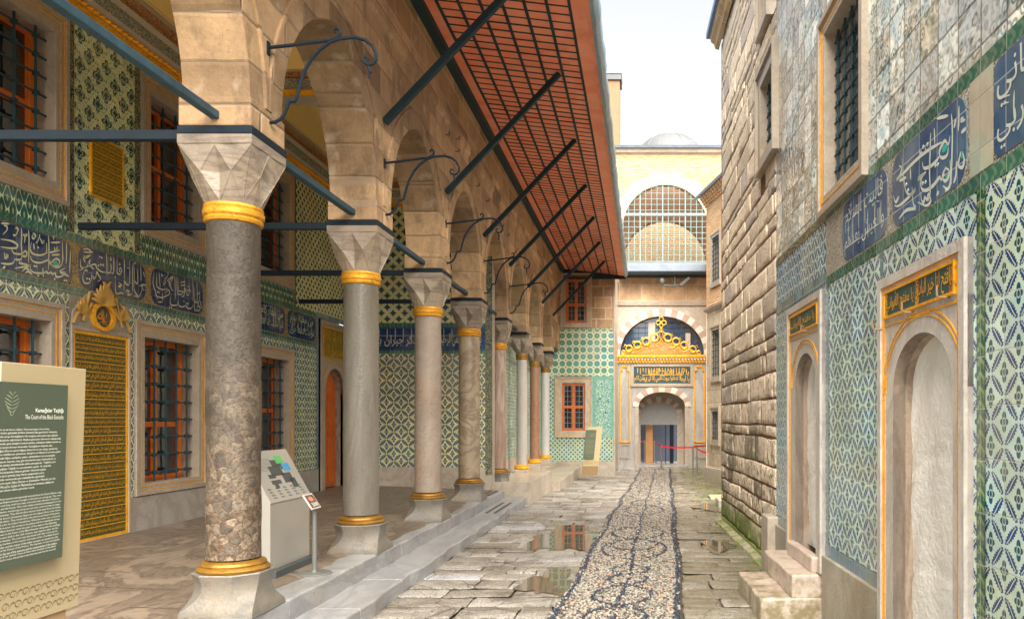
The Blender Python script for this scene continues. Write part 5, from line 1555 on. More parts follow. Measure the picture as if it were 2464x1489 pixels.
def rubble(name, mat, mortar, parent, tf, u0, u1, w0, w1, holes=(), rh=(.11, .33), sl=(.22, 1.15), dep=.05, slope=0.0, seed=3):
    rd = random.Random(seed); V, Fc, T = [], [], []
    w = w0
    while w < w1:
        h = rd.uniform(*rh); u = u0 - rd.uniform(0, .2)
        while u < u1:
            L = rd.uniform(*sl); a, b = max(u, u0), min(u + L, u1); u += L
            lo, hi = w, min(w + h, w1)
            if b - a < .06: continue
            if any(not (b < q[0] or a > q[1] or hi < q[2] or lo > q[3]) for q in holes):
                for q in holes:                            # trim against the opening instead of dropping the stone
                    if not (b < q[0] or a > q[1] or hi < q[2] or lo > q[3]):
                        if a < q[0] < b: b = q[0]
                        elif a < q[1] < b: a = q[1]
                        elif lo < q[2] < hi: hi = q[2]
                        elif lo < q[3] < hi: lo = q[3]
                        else: a = b
                if b - a < .05 or hi - lo < .05: continue
            gp = .009; a += gp * 2.2; b -= gp * 2.2; l2, h2 = lo + gp, hi - gp
            pr_ = rd.uniform(-.007, .009) ; ph = rd.random() * 20; N1 = max(4, int((b - a) / .06)); N2 = max(4, int((h2 - l2) / .05))
            ea, eb = .012 / (b - a), .012 / (h2 - l2)
            gu = [0, ea] + [k_ / N1 for k_ in range(1, N1)] + [1 - ea, 1]; gw = [0, eb] + [k_ / N2 for k_ in range(1, N2)] + [1 - eb, 1]
            N1 += 2; N2 += 2
            n0 = len(V)
            for i in range(N1 + 1):
                for j in range(N2 + 1):
                    p, q = gu[i], gw[j]
                    e = min(p, 1 - p) * (b - a), min(q, 1 - q) * (h2 - l2)
                    ed = min(e)
                    d = dep + pr_ + .004 * sin(p * 5 + ph) * sin(q * 4 + ph * 2) + rd.uniform(-.0025, .0025)
                    if ed < 1e-6: d = dep - .018
                    elif ed < .014: d -= .004
                    wob = .007 * sin(ph + q * 6 + p * 3) + rd.uniform(-.004, .004) if ed < .02 else 0
                    V.append(tuple(tf(a + (b - a) * p + wob, l2 + (h2 - l2) * q + wob * .8 + slope * (a + (b - a) * p - u0) + .007 * sin((a + (b - a) * p) * 2.3 + lo * 3), d)))
            tn = rd.random()
            for i in range(N1):
                for j in range(N2):
                    k = n0 + i * (N2 + 1) + j
                    Fc.append((k, k + N2 + 1, k + N2 + 2, k + 1)); T.append(tn)
        w += h
    me = bpy.data.meshes.new(name); me.from_pydata(V, [], Fc)
    at = me.attributes.new('tone', 'FLOAT', 'FACE'); at.data.foreach_set('value', T)
    me.polygons.foreach_set('use_smooth', [True] * len(Fc)); me.set_sharp_from_angle(angle=radians(50))
    me.materials.append(mat)
    o = bpy.data.objects.new(name, me); COL.objects.link(o); o.parent = parent; o.location = -Vector(parent['_l'])
    holed(MB(tf), u0, u1, w0, w1, holes, .036).build('mortar', mortar, parent)
    return o
rubble('wall', M['rubble'], M['mortar'], sb, lambda u, w_, d: tfR(u, w_, d - .045), 8.53, 12.93, -.05, 7.95, hol)
tfR2 = lambda u, w_, d: (u, 12.93 + d, w_)
rubble('end_wall', M['rubble'], M['mortar'], sb, tfR2, 0.0, 2.4, -.1, 7.95, seed=5)
mb = MB(); mb.box(.25, 2.4, 8.53, 12.9, -.1, 8.0); mb.build('masonry', M['back'], sb)
window(sb, tfR, 8.40, 9.47, 4.62, 5.84, 8.40 + .17, 9.47 - .17, 4.62 + .19, 5.84 - .19, M, proud=.075, deep=.16, trim=False, nv=3, nh=6, mull=0, trans=(), sash=False, sashw=.02, grille_d=-.03)
window(sb, tfR, 8.75, 9.45, 6.25, 7.6, 8.89, 9.31, 6.42, 7.45, M, proud=.075, deep=.16, trim=False, nv=3, nh=6, mull=0, trans=(), sash=False, sashw=.02, grille_d=-.03)
mb = MB(tfR)
pf = [(0, 7.86), (.06, 7.88), (.08, 7.95), (.13, 7.99), (.15, 8.08), (.0, 8.08)]
mb.loft([[(y, z, d + .04) for d, z in pf] for y in (8.3, 13.0)]); mb.build('stone_cornice', M['stoneup'], sb)
mb = MB(tfR); mb.loft([[(y, z, d) for d, z in ((.24, 8.08), (.245, 8.16), (-.6, 8.5), (-.6, 8.44), (-.1, 8.08))] for y in (8.2, 13.08)]); mb.build('lead_roof', plain('blue_lead', (.10, .17, .33), .4, .3, .3), sb)
# brick saw-tooth eave above the tiled wall
be = MB(tfR)
for r_ in range(3):
    y = 7.6
    while y < 8.5:
        be.prism([(y, 6.3 + r_ * .07), (y + .11, 6.3 + r_ * .07), (y + .11, 6.362 + r_ * .07), (y, 6.362 + r_ * .07)], 0, .06 + r_ * .05 + (.03 if int(y * 9) % 2 else 0)); y += .12
eb = be.build('brick_eave', plain('eave_brick', (.50, .22, .12), .8, 0, .4, 14), rw)
mb = MB(tfR); mb.loft([[(y, z, d) for d, z in ((.30, 6.51), (.32, 6.56), (-.3, 6.95), (-.3, 6.9))] for y in (7.4, 8.55)]); mb.build('lead_edge', M['lead'], rw)
mb = MB(tfR); mb.rect(YR0, 7.4, 6.3, 6.36, -.3, .06); mb.build('wall_coping', M['lead'], rw)
# mossy ledge at the foot of the wall
lg = thing('stone_kerb', 'low mossy stone ledge at the foot of the rough stone wall', 'kerb', (-.1, 10.7, 0), R)
g = G('mossy_kerb', 'yz'); n = g.noise(6, 5, .7); c = g.mix(g.ss(n, .42, .6), (.38, .33, .25), (.16, .20, .03)); M['mkerb'] = g.done(c, .8, 0, g.noise(20, 4), .01)
mb = MB(); y = 8.8
while y < 12.9:
    L = random.uniform(.5, .9); b = min(y + L, 12.95); e = random.uniform(-.02, .02)
    mb.loft([[(0.0, q, -.03), (-.12 + e, q, -.03), (-.11 + e, q, .03), (-.02, q, .055), (0, q, .055)] for q in (y + .005, (y + b) / 2, b - .005)]); y = b
mb.build('ledge', M['mkerb'], lg, bevel=.008)
for (x, y, sx, sy, h, lab) in ((1.66, 15.6, .18, .3, .14, 'small wet marble block by the corner of the stone house'), (1.72, 17.3, .25, .35, .05, 'flat mossy slab on the ground before the far right building')):
    t = thing('stone_block', lab, 'block', (x, y, gz(y)))
    mb = MB(); mb.box(x - sx, x + sx, y - sy, y + sy, gz(y) - .03, gz(y) + h); mb.build('block', M['mkerb'] if h < .1 else M['marbw'], t, bevel=.02)

# ------------------------------------------------------------ far right building (turned a little towards us)
fo, fa = Vector((1.87, 22.9)), atan2(-1.3, .3)
def tfF(u, w_, d):                       # u runs from its far corner towards the camera
    cx, cy = cos(fa), sin(fa)
    return (fo.x + cx * u + cy * d, fo.y + cy * u - cx * d, w_)
fb = thing('brick_building', 'orange brick building with pale stone lower storey at the far right', 'building', (2.2, 21.5, -.15))
g = G('orange_brick', 'xz')
wob = (g.noise(4, 3) - .5) * .04
row = g.floor((g.z + wob) / .07); uu = g.y / .26 + row * .5
e = g.min((.5 - g.abs(g.cen((g.z + wob) / .07))) * .07, (.5 - g.abs(g.cen(uu))) * .26)
c = g.mix(g.rand(row, g.floor(uu)), (.66, .34, .15), (.74, .48, .26)); c = g.mix(g.lt(e, .010, .006) * .7, c, (.72, .58, .40)); c = g.mul(c, .75 + g.noise(8, 4) * .5)
M['obrick'] = g.done(c, .85, 0, g.ss(e, 0., .015) + g.noise(12, 4), .02)
hf = [(.45, 1.35, 5.45, 7.0), (.45, 1.35, 2.75, 4.35), (.45, 1.25, .95, 2.05)]
holed(MB(tfF), -.0, 6, 4.95, 7.95, hf).build('brick_wall', M['obrick'], fb)
holed(MB(tfF), -.0, 6, -.2, 4.86, hf, -.012).build('stone_wall', M['stonefy'], fb)
mb = MB(tfF); mb.loft([[(u, z, d) for d, z in ((-.02, 4.82), (.07, 4.88), (.08, 4.93), (-.02, 4.97))] for u in (-.08, 6)]); mb.build('string_course', M['marbw'], fb)
mb = MB(tfF); mb.rect(-.07, 6, -.25, .31, -.1, .07); mb.build('plinth', M['marbw'], fb, bevel=.02)
for (a, b, z0, z1), n_ in zip(hf, (9, 8, 6)):
    window(fb, tfF, a, b, z0, z1, a + .13, b - .13, z0 + .16, z1 - .13, M, proud=.05, deep=.18, trim=False, nv=3, nh=n_, mull=0, trans=(), sash=False, sashw=.02, knots=False, grille_d=.03)
mb = MB(tfF)
for r_ in range(4):
    u = -.1
    while u < 3.4:
        mb.prism([(u, 7.93 + r_ * .07), (u + .1, 7.93 + r_ * .07), (u + .1, 7.99 + r_ * .07), (u, 7.99 + r_ * .07)], -.1, .03 + r_ * .045 + (.04 if (int(u * 9.1) % 2) else 0)); u += .11
mb.build('sawtooth_cornice', M['obrick'], fb)
mb = MB(tfF); mb.loft([[(u, z, d) for d, z in ((.26, 8.2), (.27, 8.28), (-.9, 8.75), (-.9, 8.6))] for u in (-.22, 6)]); mb.build('lead_roof', M['lead'], fb)
mb = MB()
for z0, z1, m_ in ((-.2, 4.95, 'stonefy'), (4.95, 7.95, 'obrick')):
    mb = MB(); mb.quad((1.87, 22.9, z0), (2.55, 29.6, z0), (2.55, 29.6, z1), (1.87, 22.9, z1)); mb.build('return_wall', M[m_], fb)

# ------------------------------------------------------------ far tiled building with windows
YF = 25.9
ft = thing('tiled_building', 'teal tiled building front with orange window at the end of the arcade', 'building', (-2.1, YF, -.15))
tfT = tfB(YF)
pT = lambda nm, mt, u0, u1, w0, w1, holes=(), d=0.0: panel(nm, mt, u0, u1, w0, w1, holes, d, ft, tfT)
UW, LW = (-2.76, -1.70, 4.74, 6.55), (-2.94, -1.69, 1.09, 3.11)
pT('stone_wall', M['stonefar'], -3.25, -.93, 4.72, 6.75, [(UW[0] + .03, UW[1] - .03, UW[2] + .03, UW[3] - .03)])
pT('rosette_tile_panel', M['t_teal'], -3.25, -.97, 3.13, 4.68)
pT('tile_edging', M['t_tealb'], -3.25, -.93, 4.67, 4.725, (), .004)
pT('tile_edging', M['t_tealb'], -.975, -.93, .3, 4.68, (), .004)
pT('vine_border', M['t_vined'], -1.69, -.97, 1.09, 3.13)
pT('vine_tile_panel', M['t_vine'], -1.57, -1.08, 1.12, 3.0, (), .004)
pT('vine_tile_panel', M['t_tealb'], -3.25, -2.94, .3, 3.13)
pT('vine_tile_panel', M['t_tealb'], -2.94, -.97, .29, 1.09)
pT('marble_dado', M['marbw'], -3.25, -.92, -.25, .30, (), .02)
MF = dict(M, frame=M['marbw'])
window(ft, tfT, *UW, -2.58, -1.88, 4.90, 6.37, MF, proud=.05, deep=.12, nv=5, nh=9, trim=True, knots=False, trans=(.42,), sashw=.09, grille_d=.03, bar=.009, iron=M['irong'])
window(ft, tfT, *LW, -2.70, -1.93, 1.31, 2.90, MF, proud=.05, deep=.10, nv=6, nh=9, trim=True, knots=False, trans=(.5,), sashw=.075, grille_d=.03, bar=.008, iron=M['irong'])
mb = MB(); mb.quad((-.93, YF, -.3), (-.95, 29.6, -.3), (-.95, 29.6, 6.9), (-.93, YF, 6.9)); mb.build('return_wall', M['marbw'], ft)
mb = MB(); mb.box(-3.3, -.99, YF + .25, 29.5, -.2, 7.0); mb.build('masonry', M['back'], ft)
mb = MB(); mb.box(-.985, -.92, YF - .03, YF + .04, .28, 6.6); mb.build('corner_strip', M['marbw'], ft, bevel=.006)

# ------------------------------------------------------------ the portal
YP = 29.6
K = F / YP
X_ = lambda px: (px - VX) / K
Z_ = lambda py: 1.7 + (VY - py) / K
tfP = tfB(YP)
po = thing('marble_portal', 'marble portal with gilt scroll pediment and dark green script panel', 'portal', (.72, YP, -.17))
pP = lambda nm, mt, u0, u1, w0, w1, holes=(), d=0.0: panel(nm, mt, u0, u1, w0, w1, holes, d, po, tfP)
xl, xr, cx = X_(1484), X_(1702), X_(1593)
M['stonep'] = ashlar('ochre_ashlar', (.60, .40, .24), (.34, .20, .10), .85, .62, 'xz', mortar=(.60, .46, .32), st=.7, mw=.018)
pP('stone_courses', M['stonep'], xl, xr, Z_(725), 7.3)
mb = MB(tfP); mb.loft([[(u, z, d) for d, z in ((0, Z_(737)), (.07, Z_(735)), (.10, Z_(727)), (0, Z_(724)))] for u in (xl, xr)]); mb.build('string_course', M['marbw'], po)
# wall with the big lunette
mw_ = MB(tfP); LA = arch_pts(cx, 1.60, Z_(855), 1.49, 14); top = Z_(737)
for i in range(len(LA) - 1):
    (a, za), (b, zb) = LA[i], LA[i + 1]
    mw_.quad((a, za, 0), (b, zb, 0), (b, top, 0), (a, top, 0)); mw_.quad((a, za, 0), (b, zb, 0), (b, zb, -.3), (a, za, -.3))
mw_.quad((xl, Z_(855), 0), (LA[0][0], Z_(855), 0), (LA[0][0], top, 0), (xl, top, 0)); mw_.quad((xr, Z_(855), 0), (LA[-1][0], Z_(855), 0), (LA[-1][0], top, 0), (xr, top, 0))
mw_.build('lunette_wall', M['marbw'], po)
red_m, whi_m = marble('rosy_voussoir', (.44, .31, .25), (.32, .2, .15), 3, .5, .5), marble('white_voussoir', (.68, .62, .52), (.5, .45, .4), 3, .3, .5)
def voussoirs(parent, tf, c, r0, z0, h0, r1, h1, n, d0, d1, lo=0, scallop=0.0):
    if 1:
        for i in range(n):
            mb = MB(tf)
            a0, a1 = pi - pi * i / n, pi - pi * (i + 1) / n
            def pt(r, h, a): return (c + r * cos(a), z0 + h * sin(a) ** .94 if sin(a) > 0 else z0)
            S = 5; inn = [pt(r0, h0, a0 + (a1 - a0) * q / S) for q in range(S + 1)]; ou = [pt(r1, h1, a0 + (a1 - a0) * q / S) for q in range(S + 1)]
            mb.prism(inn + ou[::-1], d0, d1)
            mb.build('voussoir', (whi_m, red_m)[i % 2], parent, bevel=.004)
voussoirs(po, tfP, cx, 1.60, Z_(855), 1.49, 1.86, 1.78, 23, -.02, .035)
lun = MB(tfP); lun.prism([(xl + .05, Z_(860))] + arch_pts(cx, 1.62, Z_(857), 1.52, 10) + [(xr - .05, Z_(860))], -.3, -.26); lg_ = lun.build('lunette_glazing', M['glassb'], po)
mb = MB(tfP)
for a, b in ((1560, 1577), (1650, 1662)):
    mb = MB(tfP); mb.rect(X_(a), X_(b), Z_(856), Z_(774 if a < 1600 else 800), -.26, -.18); mb.build('pier', M['marbw'], lg_)
mb = MB(tfP)
for k in range(12): 
    u = X_(1505 + k * 16); 
    h = Z_(857) + 1.4 * sqrt(max(0, 1 - ((u - cx) / 1.6) ** 2)); mb.tube([(u, Z_(857), -.22), (u, h, -.22)], .008, 5)
for k in range(7): mb.tube([(cx - 1.4 * sqrt(max(0.05, 1 - (k / 7.5) ** 2)), Z_(850) + k * .2, -.22), (cx + 1.4 * sqrt(max(0.05, 1 - (k / 7.5) ** 2)), Z_(850) + k * .2, -.22)], .008, 5)
mb.build('grille', M['iron'], lg_)
# gilt cornice with hanging drops
zc0, zc1 = Z_(873), Z_(854)
mb = MB(tfP); mb.rect(xl, xr, zc1 - .10, zc1, 0, .18); mb.rect(xl, xr, zc0 + .055, zc0 + .12, 0, .07)
gc = mb.build('gilt_cornice', M['gold'], po, bevel=.008)
mb = MB(tfP); u = xl + .03
while u < xr - .05:
    mb.rect(u, u + .075, zc0, zc0 + .07, 0, .085); mb.tube([(u + .05, zc1 - .09, .12), (u + .05, zc1 - .15, .12), (u + .05, zc1 - .20, .10)], [.035, .045, .015], 6)
    u += .118
mb.build('drops', M['gold'], gc)
# openwork scroll pediment
Q_ = lambda x, y: (X_(1473.9 + x / 9.899), Z_(752 + y / 9.899))
def Q3(x, y, d=.14): a = Q_(x, y); return (a[0], a[1], d)
s_ = 1 / 9.899 / K
mb = MB(tfP)
outl = [(190, 990), (300, 900), (480, 840), (600, 800), (800, 740), (1000, 700), (1155, 690), (1310, 700), (1510, 740), (1700, 810), (1900, 900), (2110, 995)]
mb.prism([Q_(*p) for p in outl], .08, .13); pe = mb.build('pediment', M['goldtr'], po)
mb = MB(tfP)
for (x, y, r, sg) in ((1000, 610, 88, -1), (800, 700, 86, -1), (595, 780, 80, -1), (395, 865, 74, -1), (255, 950, 40, -1), (1315, 610, 88, 1), (1510, 700, 86, 1), (1700, 790, 80, 1), (1905, 880, 74, 1), (2050, 960, 40, 1)):
    a, b = Q_(x, y)
    mb.tube([(a + r * s_ * cos(2 * pi * i / 20), b + r * s_ * sin(2 * pi * i / 20), .14) for i in range(20)], .032 if r > 50 else .02, 6, closed=True)
    if r > 50: mb.tube([(a - sg * (r * s_ * .85 * cos(q)), b - r * s_ * .85 * sin(q) * (.9), .13) for q in [k * .35 for k in range(7)]], [.03, .03, .03, .026, .02, .015, .008], 6)
    if r > 50:
        t0 = Q3(x - sg * -60, y - 80); mb.tube([Q3(x + sg * 60, y - 75), Q3(x + sg * 95, y - 95), Q3(x + sg * 125, y - 30)], [.016, .02, .012], 5)
for sg in (-1, 1):
    mb.tube([Q3(1157 + sg * 25, 440), Q3(1157 + sg * 60, 490), Q3(1157 + sg * 150, 510), Q3(1157 + sg * 230, 560)], .018, 6)
    mb.tube([Q3(1157 + sg * 20, 480), Q3(1157 + sg * 50, 560), Q3(1157 + sg * 8, 640), Q3(1157 + sg * 60, 740), Q3(1157, 790)], .015, 6)
    mb.tube([Q3(1157 + sg * (900 - k * 90), 905 + 35 * sin(k * 1.9) + (0 if k < 6 else -90), .135) for k in range(9)], .014, 5)
# finial
for (x, y, rx, ry) in ((1160, 170, 48, 62), (1092, 252, 55, 48), (1222, 252, 55, 48), (1157, 310, 42, 52)):
    a, b = Q_(x, y); mb.tube([(a + rx * s_ * cos(2 * pi * i / 16), b + ry * s_ * sin(2 * pi * i / 16), .14) for i in range(16)], .02, 6, closed=True)
mb.tube([Q3(1160, 90), Q3(1160, 115), Q3(1160, 130)], [.003, .014, .02], 6)
mb.tube([Q3(1157, 350), Q3(1157, 385), Q3(1157, 405), Q3(1157, 430), Q3(1157, 470)], [.03, .035, .075, .035, .05], 8)
mb.build('gilt_scrolls', M['gold'], pe, smooth=50)
# lower marble wall with the doorway
OX0, OX1 = X_(1537), X_(1648)
dc_, dhf = (OX0 + OX1) / 2, (OX1 - OX0) / 2
zs_, rs_ = Z_(978), Z_(943) - Z_(978)
low_ = MB(tfP); DA = arch_pts(dc_, dhf, zs_, rs_, 12, pointed=False); tp = zc0 + .06
for i in range(len(DA) - 1):
    (a, za), (b, zb) = DA[i], DA[i + 1]
    low_.quad((a, za, 0), (b, zb, 0), (b, tp, 0), (a, tp, 0))
low_.quad((xl, -.2, 0), (OX0, -.2, 0), (OX0, tp, 0), (xl, tp, 0)); low_.quad((xr, -.2, 0), (OX1, -.2, 0), (OX1, tp, 0), (xr, tp, 0))
low_.build('marble_wall', marble('portal_marble', (.46, .435, .39), (.27, .26, .255), .9, .8, .3, (1, 1, .4), st=.2), po)
rv = MB(tfP); PO = [(OX0, -.2)] + DA + [(OX1, -.2)]
for i in range(len(PO) - 1): rv.quad((*PO[i], 0), (*PO[i + 1], 0), (*PO[i + 1], -1.0), (*PO[i], -1.0))
rv.build('doorway_reveal', M['marbw'], po)
voussoirs(po, tfP, dc_, dhf, zs_, rs_, dhf + .22, rs_ + .24, 13, -.01, .03)
mb = MB(tfP)
for i, (a, b) in enumerate(((OX0 - .15, OX0), (OX1, OX1 + .15))): mb.rect(a, b, -.2, zs_ - .02, -.01, .03)
mb.build('door_jamb', M['marbw'], po, bevel=.006)
# inner doorway with its own banded arch
inn = tfB(YP + 1.0); i0, i1, izs = X_(1540) + .02, X_(1632), Z_(992)
mb = MB(inn); ic, ih = (i0 + i1) / 2, (i1 - i0) / 2; IA = arch_pts(ic, ih, izs, .40, 8, pointed=False)
for i in range(len(IA) - 1):
    (a, za), (b, zb) = IA[i], IA[i + 1]
    mb.quad((a, za, 0), (b, zb, 0), (b, 3.2, 0), (a, 3.2, 0))
mb.quad((OX0 - .1, -.2, 0), (i0, -.2, 0), (i0, 3.2, 0), (OX0 - .1, 3.2, 0)); mb.quad((OX1 + .1, -.2, 0), (i1, -.2, 0), (i1, 3.2, 0), (OX1 + .1, 3.2, 0))
iw = mb.build('inner_wall', M['marbw'], po)
voussoirs(po, inn, ic, ih, izs, .40, ih + .2, .62, 13, -.01, .03)
mb = MB(tfB(YP + 1.25)); mb.rect(i0 - .1, i1 + .1, Z_(1022), 3.0, 0, .05); mb.build('white_blind', plain('grey_blind', (.34, .34, .34), .7, 0, .2), po)
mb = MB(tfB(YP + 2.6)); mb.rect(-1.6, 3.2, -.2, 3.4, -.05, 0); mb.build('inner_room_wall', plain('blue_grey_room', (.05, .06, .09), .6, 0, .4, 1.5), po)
mb = MB(tfB(YP + 1.7)); mb.rect(X_(1554), X_(1572), -.1, 2.2, 0, .06); mb.build('timber_door', plain('amber_door', (.55, .28, .10), .5, 0, .4, 3), po)
mb = MB(tfB(YP + 1.3)); mb.rect(X_(1614), X_(1624), -.1, 2.6, 0, .06); mb.rect(X_(1603), X_(1605), -.1, 1.6, 0, .05); mb.build('dark_grille', M['ironb'], po)
mb = MB(); mb.box(OX0 - .1, OX1 + .1, YP - .25, YP + 2.6, -.25, -.05); mb.build('doorstep', M['marb'], po, bevel=.02)
# script panel
mb = MB(tfP); mb.ring(rectpts(X_(1518), X_(1668), Z_(930), Z_(877)), rectpts(X_(1525), X_(1661), Z_(922.5), Z_(882)), 0, .05); mb.build('panel_frame', M['frame'], po, bevel=.006)
mb = MB(tfP); mb.rect(X_(1524), X_(1662), Z_(923), Z_(881.5), 0, .02); sp2 = mb.build('script_panel', plain('deep_green_ground', (.02, .065, .07), .4), po)
t = MB(tfP); a, b, z0, z1 = X_(1526.5), X_(1659), Z_(921), Z_(883.5); H = z1 - z0
put_text(t, "لا تدخلوا بيوت النبي إلا أن يؤذن لكم", a, b - .33, z0 + .02, z0 + H * .56, .025, True, .012)
put_text(t, "يا أيها الذين آمنوا", a + .55, b - .02, z0 + H * .44, z1 - .02, .025, True, .012)
put_text(t, "يا أيها", b - .33, b, z0 + .02, z0 + H * .5, .026, True, .012)
t.rect(a + .3, b - .25, z0 + H * .50, z0 + H * .53, .02, .026); t.rect(a + .6, b - .9, z0 + H * .76, z0 + H * .785, .02, .026)
for k in range(18):
    q = a + .12 + k * (b - a - .2) / 18; h_ = (.38, .45, .30)[k % 3]
    stroke(t, [(q, z1 - .02), (q + .004, z1 - h_ * H * .5), (q, z1 - h_ * H)], .022, .0255, 0, .9)
t.build('gilt_lettering', M['gold'], sp2)
# gilt stepped outlines on the side pilasters
for (x0, x1, sh) in ((1492, 1515, 5), (1670, 1695, 5)):
    mb = MB(tfP); z0, z1 = Z_(1063), Z_(882)
    a, b, s5 = X_(x0), X_(x1), sh / K
    P = [(a, z0), (a, z1 - .16), (a + s5, z1 - .16), (a + s5, z1), (b - s5, z1), (b - s5, z1 - .16), (b, z1 - .16), (b, z0), (a, z0)]
    for i in range(len(P) - 1): mb.tube([(*P[i], .02), (*P[i + 1], .02)], .034, 4)
    mb.build('gilt_outline', M['gold'], po)
    mb = MB(tfP); mb.ring(rectpts(a - .03, b + .03, Z_(1102), Z_(1067)), rectpts(a + .03, b - .03, Z_(1098), Z_(1071)), 0, .03); mb.build('pilaster_panel', M['frame'], po)
# canopy over the portal
cp = thing('lead_canopy', 'narrow lead covered canopy over the portal', 'canopy', (.8, 28.7, 7.1))
mb = MB(); mb.loft([[(x, 28.75, 7.12), (x, 28.7, 7.16), (x, 28.7, 7.42), (x, 29.9, 7.75), (x, 29.9, 7.12)] for x in (-.95, 2.62)]); mb.build('lead_cover', M['lead'], cp, bevel=.01)
mb = MB(); mb.box(-.93, 2.5, 28.78, 29.6, 7.075, 7.12); mb.build('soffit', M['beam'], cp)

# ------------------------------------------------------------ brick hall above the portal
YH = 30.6
K2 = F / YH; X2 = lambda px: (px - VX) / K2; Z2 = lambda py: 1.7 + (VY - py) / K2
tfH = tfB(YH)
ha = thing('brick_hall', 'pale brick hall with grated arched window rising above the portal', 'building', (1.2, YH, 7.1))
g = G('pale_brick', 'xz')
wob = (g.noise(2.5, 3) - .5) * .05
row = g.floor((g.z + wob) / .085); uu = g.x / .32 + row * .43
e = g.min((.5 - g.abs(g.cen((g.z + wob) / .085))) * .085, (.5 - g.abs(g.cen(uu))) * .32)
c = g.mix(g.rand(row, g.floor(uu)), (.33, .235, .12), (.39, .30, .17)); c = g.mix(g.inv(g.ss(e, .006, .03)) * .8, c, (.42, .36, .25)); c = g.mix(g.ss(g.noise(3, 5, stretch=(1, 1, 7)), .50, .62) * .75, c, (.42, .19, .06)); 
M['pbrick'] = g.done(c, .85, 0, g.ss(e, 0., .02), .015)
hcx, hR, hz = X2(1601), 103 / K2, Z2(550)
HA = [(hcx - hR, Z2(634))] + [(hcx + hR * cos(pi - pi * i / 20), hz + hR * 1.02 * sin(pi * i / 20)) for i in range(21)] + [(hcx + hR, Z2(634))]
mb = MB(tfH); tp = Z2(362)
for i in range(len(HA) - 1):
    (a, za), (b, zb) = HA[i], HA[i + 1]
    mb.quad((a, za, 0), (b, zb, 0), (b, tp, 0), (a, tp, 0)); mb.quad((a, za, 0), (b, zb, 0), (b, zb, -.35), (a, za, -.35))
mb.quad((-2.2, 7.0, 0), (HA[0][0], 7.0, 0), (HA[0][0], tp, 0), (-2.2, tp, 0)); mb.quad((5.5, 7.0, 0), (HA[-1][0], 7.0, 0), (HA[-1][0], tp, 0), (5.5, tp, 0))
mb.build('brick_wall', M['pbrick'], ha)
pale = marble('pale_voussoir', (.40, .36, .28), (.33, .28, .2), 3, .3, .7)
for i in range(15):
    mb = MB(tfH); a0, a1 = pi - pi * i / 15 + .0, pi - pi * (i + 1) / 15 + .012; o_ = hR + (.42 if i % 2 else .52)
    mb.prism([(hcx + r_ * cos(a), hz + r_ * 1.02 * sin(a)) for r_, a in ((hR, a0), (o_, a0), (o_, (a0 + a1) / 2), (o_, a1), (hR, a1), (hR, (a0 + a1) / 2))], -.02, .02)
    mb.build('voussoir', pale, ha)
# iron grate
mb = MB(tfH); st_ = 15.3 / K2
k = 0; u = hcx - hR + .02
while u < hcx + hR:
    h = hz + 1.02 * sqrt(max(0, hR ** 2 - (u - hcx) ** 2)); mb.tube([(u, Z2(634), -.02), (u, h, -.02)], .013 if k % 4 != 3 else .026, 5); u += 13.6 / K2; k += 1
z = Z2(628)
while z < hz + hR * 1.0:
    hw_ = hR if z < hz else sqrt(max(0.01, hR ** 2 - ((z - hz) / 1.02) ** 2)); mb.tube([(hcx - hw_, z, -.02), (hcx + hw_, z, -.02)], .013, 5); z += 13.6 / K2
mb.box if False else None
mb.rect(hcx - hR + .03, hcx + hR - .03, Z2(519), Z2(513), -.06, .01)
mb.build('grate', plain('pale_green_iron', (.16, .26, .25), .5, 0, .1), ha)
# what shows through it: an inner wall with a second arch, sunlit brick beyond
tfH2 = tfB(YH + 2.2); K3 = F / (YH + 2.2); X3 = lambda px: (px - VX) / K3; Z3 = lambda py: 1.7 + (VY - py) / K3
c3, r3 = X3(1599), 100 / K3
I3 = arch_pts(c3, r3, Z3(630), 102 / K3, 12)
mb = MB(tfH2)
for i in range(len(I3) - 1):
    (a, za), (b, zb) = I3[i], I3[i + 1]
    mb.quad((a, za, 0), (b, zb, 0), (b, 12.2, 0), (a, 12.2, 0)); mb.quad((a, za, 0), (b, zb, 0), (b, zb, -.5), (a, za, -.5))
mb.quad((-3, 7, 0), (I3[0][0], 7, 0), (I3[0][0], 12.2, 0), (-3, 12.2, 0)); mb.quad((6, 7, 0), (I3[-1][0], 7, 0), (I3[-1][0], 12.2, 0), (6, 12.2, 0))
mb.build('inner_brick_wall', plain('brown_plaster', (.34, .19, .12), .85, 0, .3, 2), ha)
mb = MB(tfB(YH + 4.5)); mb.quad((-3, 6.8, 0), (6, 6.8, 0), (6, 12.5, 0), (-3, 12.5, 0)); mb.build('rear_brick_wall', M['pbrick'], ha)
mb = MB(tfH); mb.loft([[(u, z, d) for d, z in ((0, Z2(372)), (.10, Z2(368)), (.14, Z2(360)), (-.2, Z2(360)))] for u in (-2.2, 5.5)]); mb.build('cornice', M['marbw'], ha)
mb = MB(tfH); mb.loft([[(u, z, d) for d, z in ((.22, Z2(360)), (.24, Z2(354)), (-1.2, Z2(350)), (-1.2, Z2(360)))] for u in (-2.3, 5.5)]); mb.build('lead_roof', M['lead'], ha)
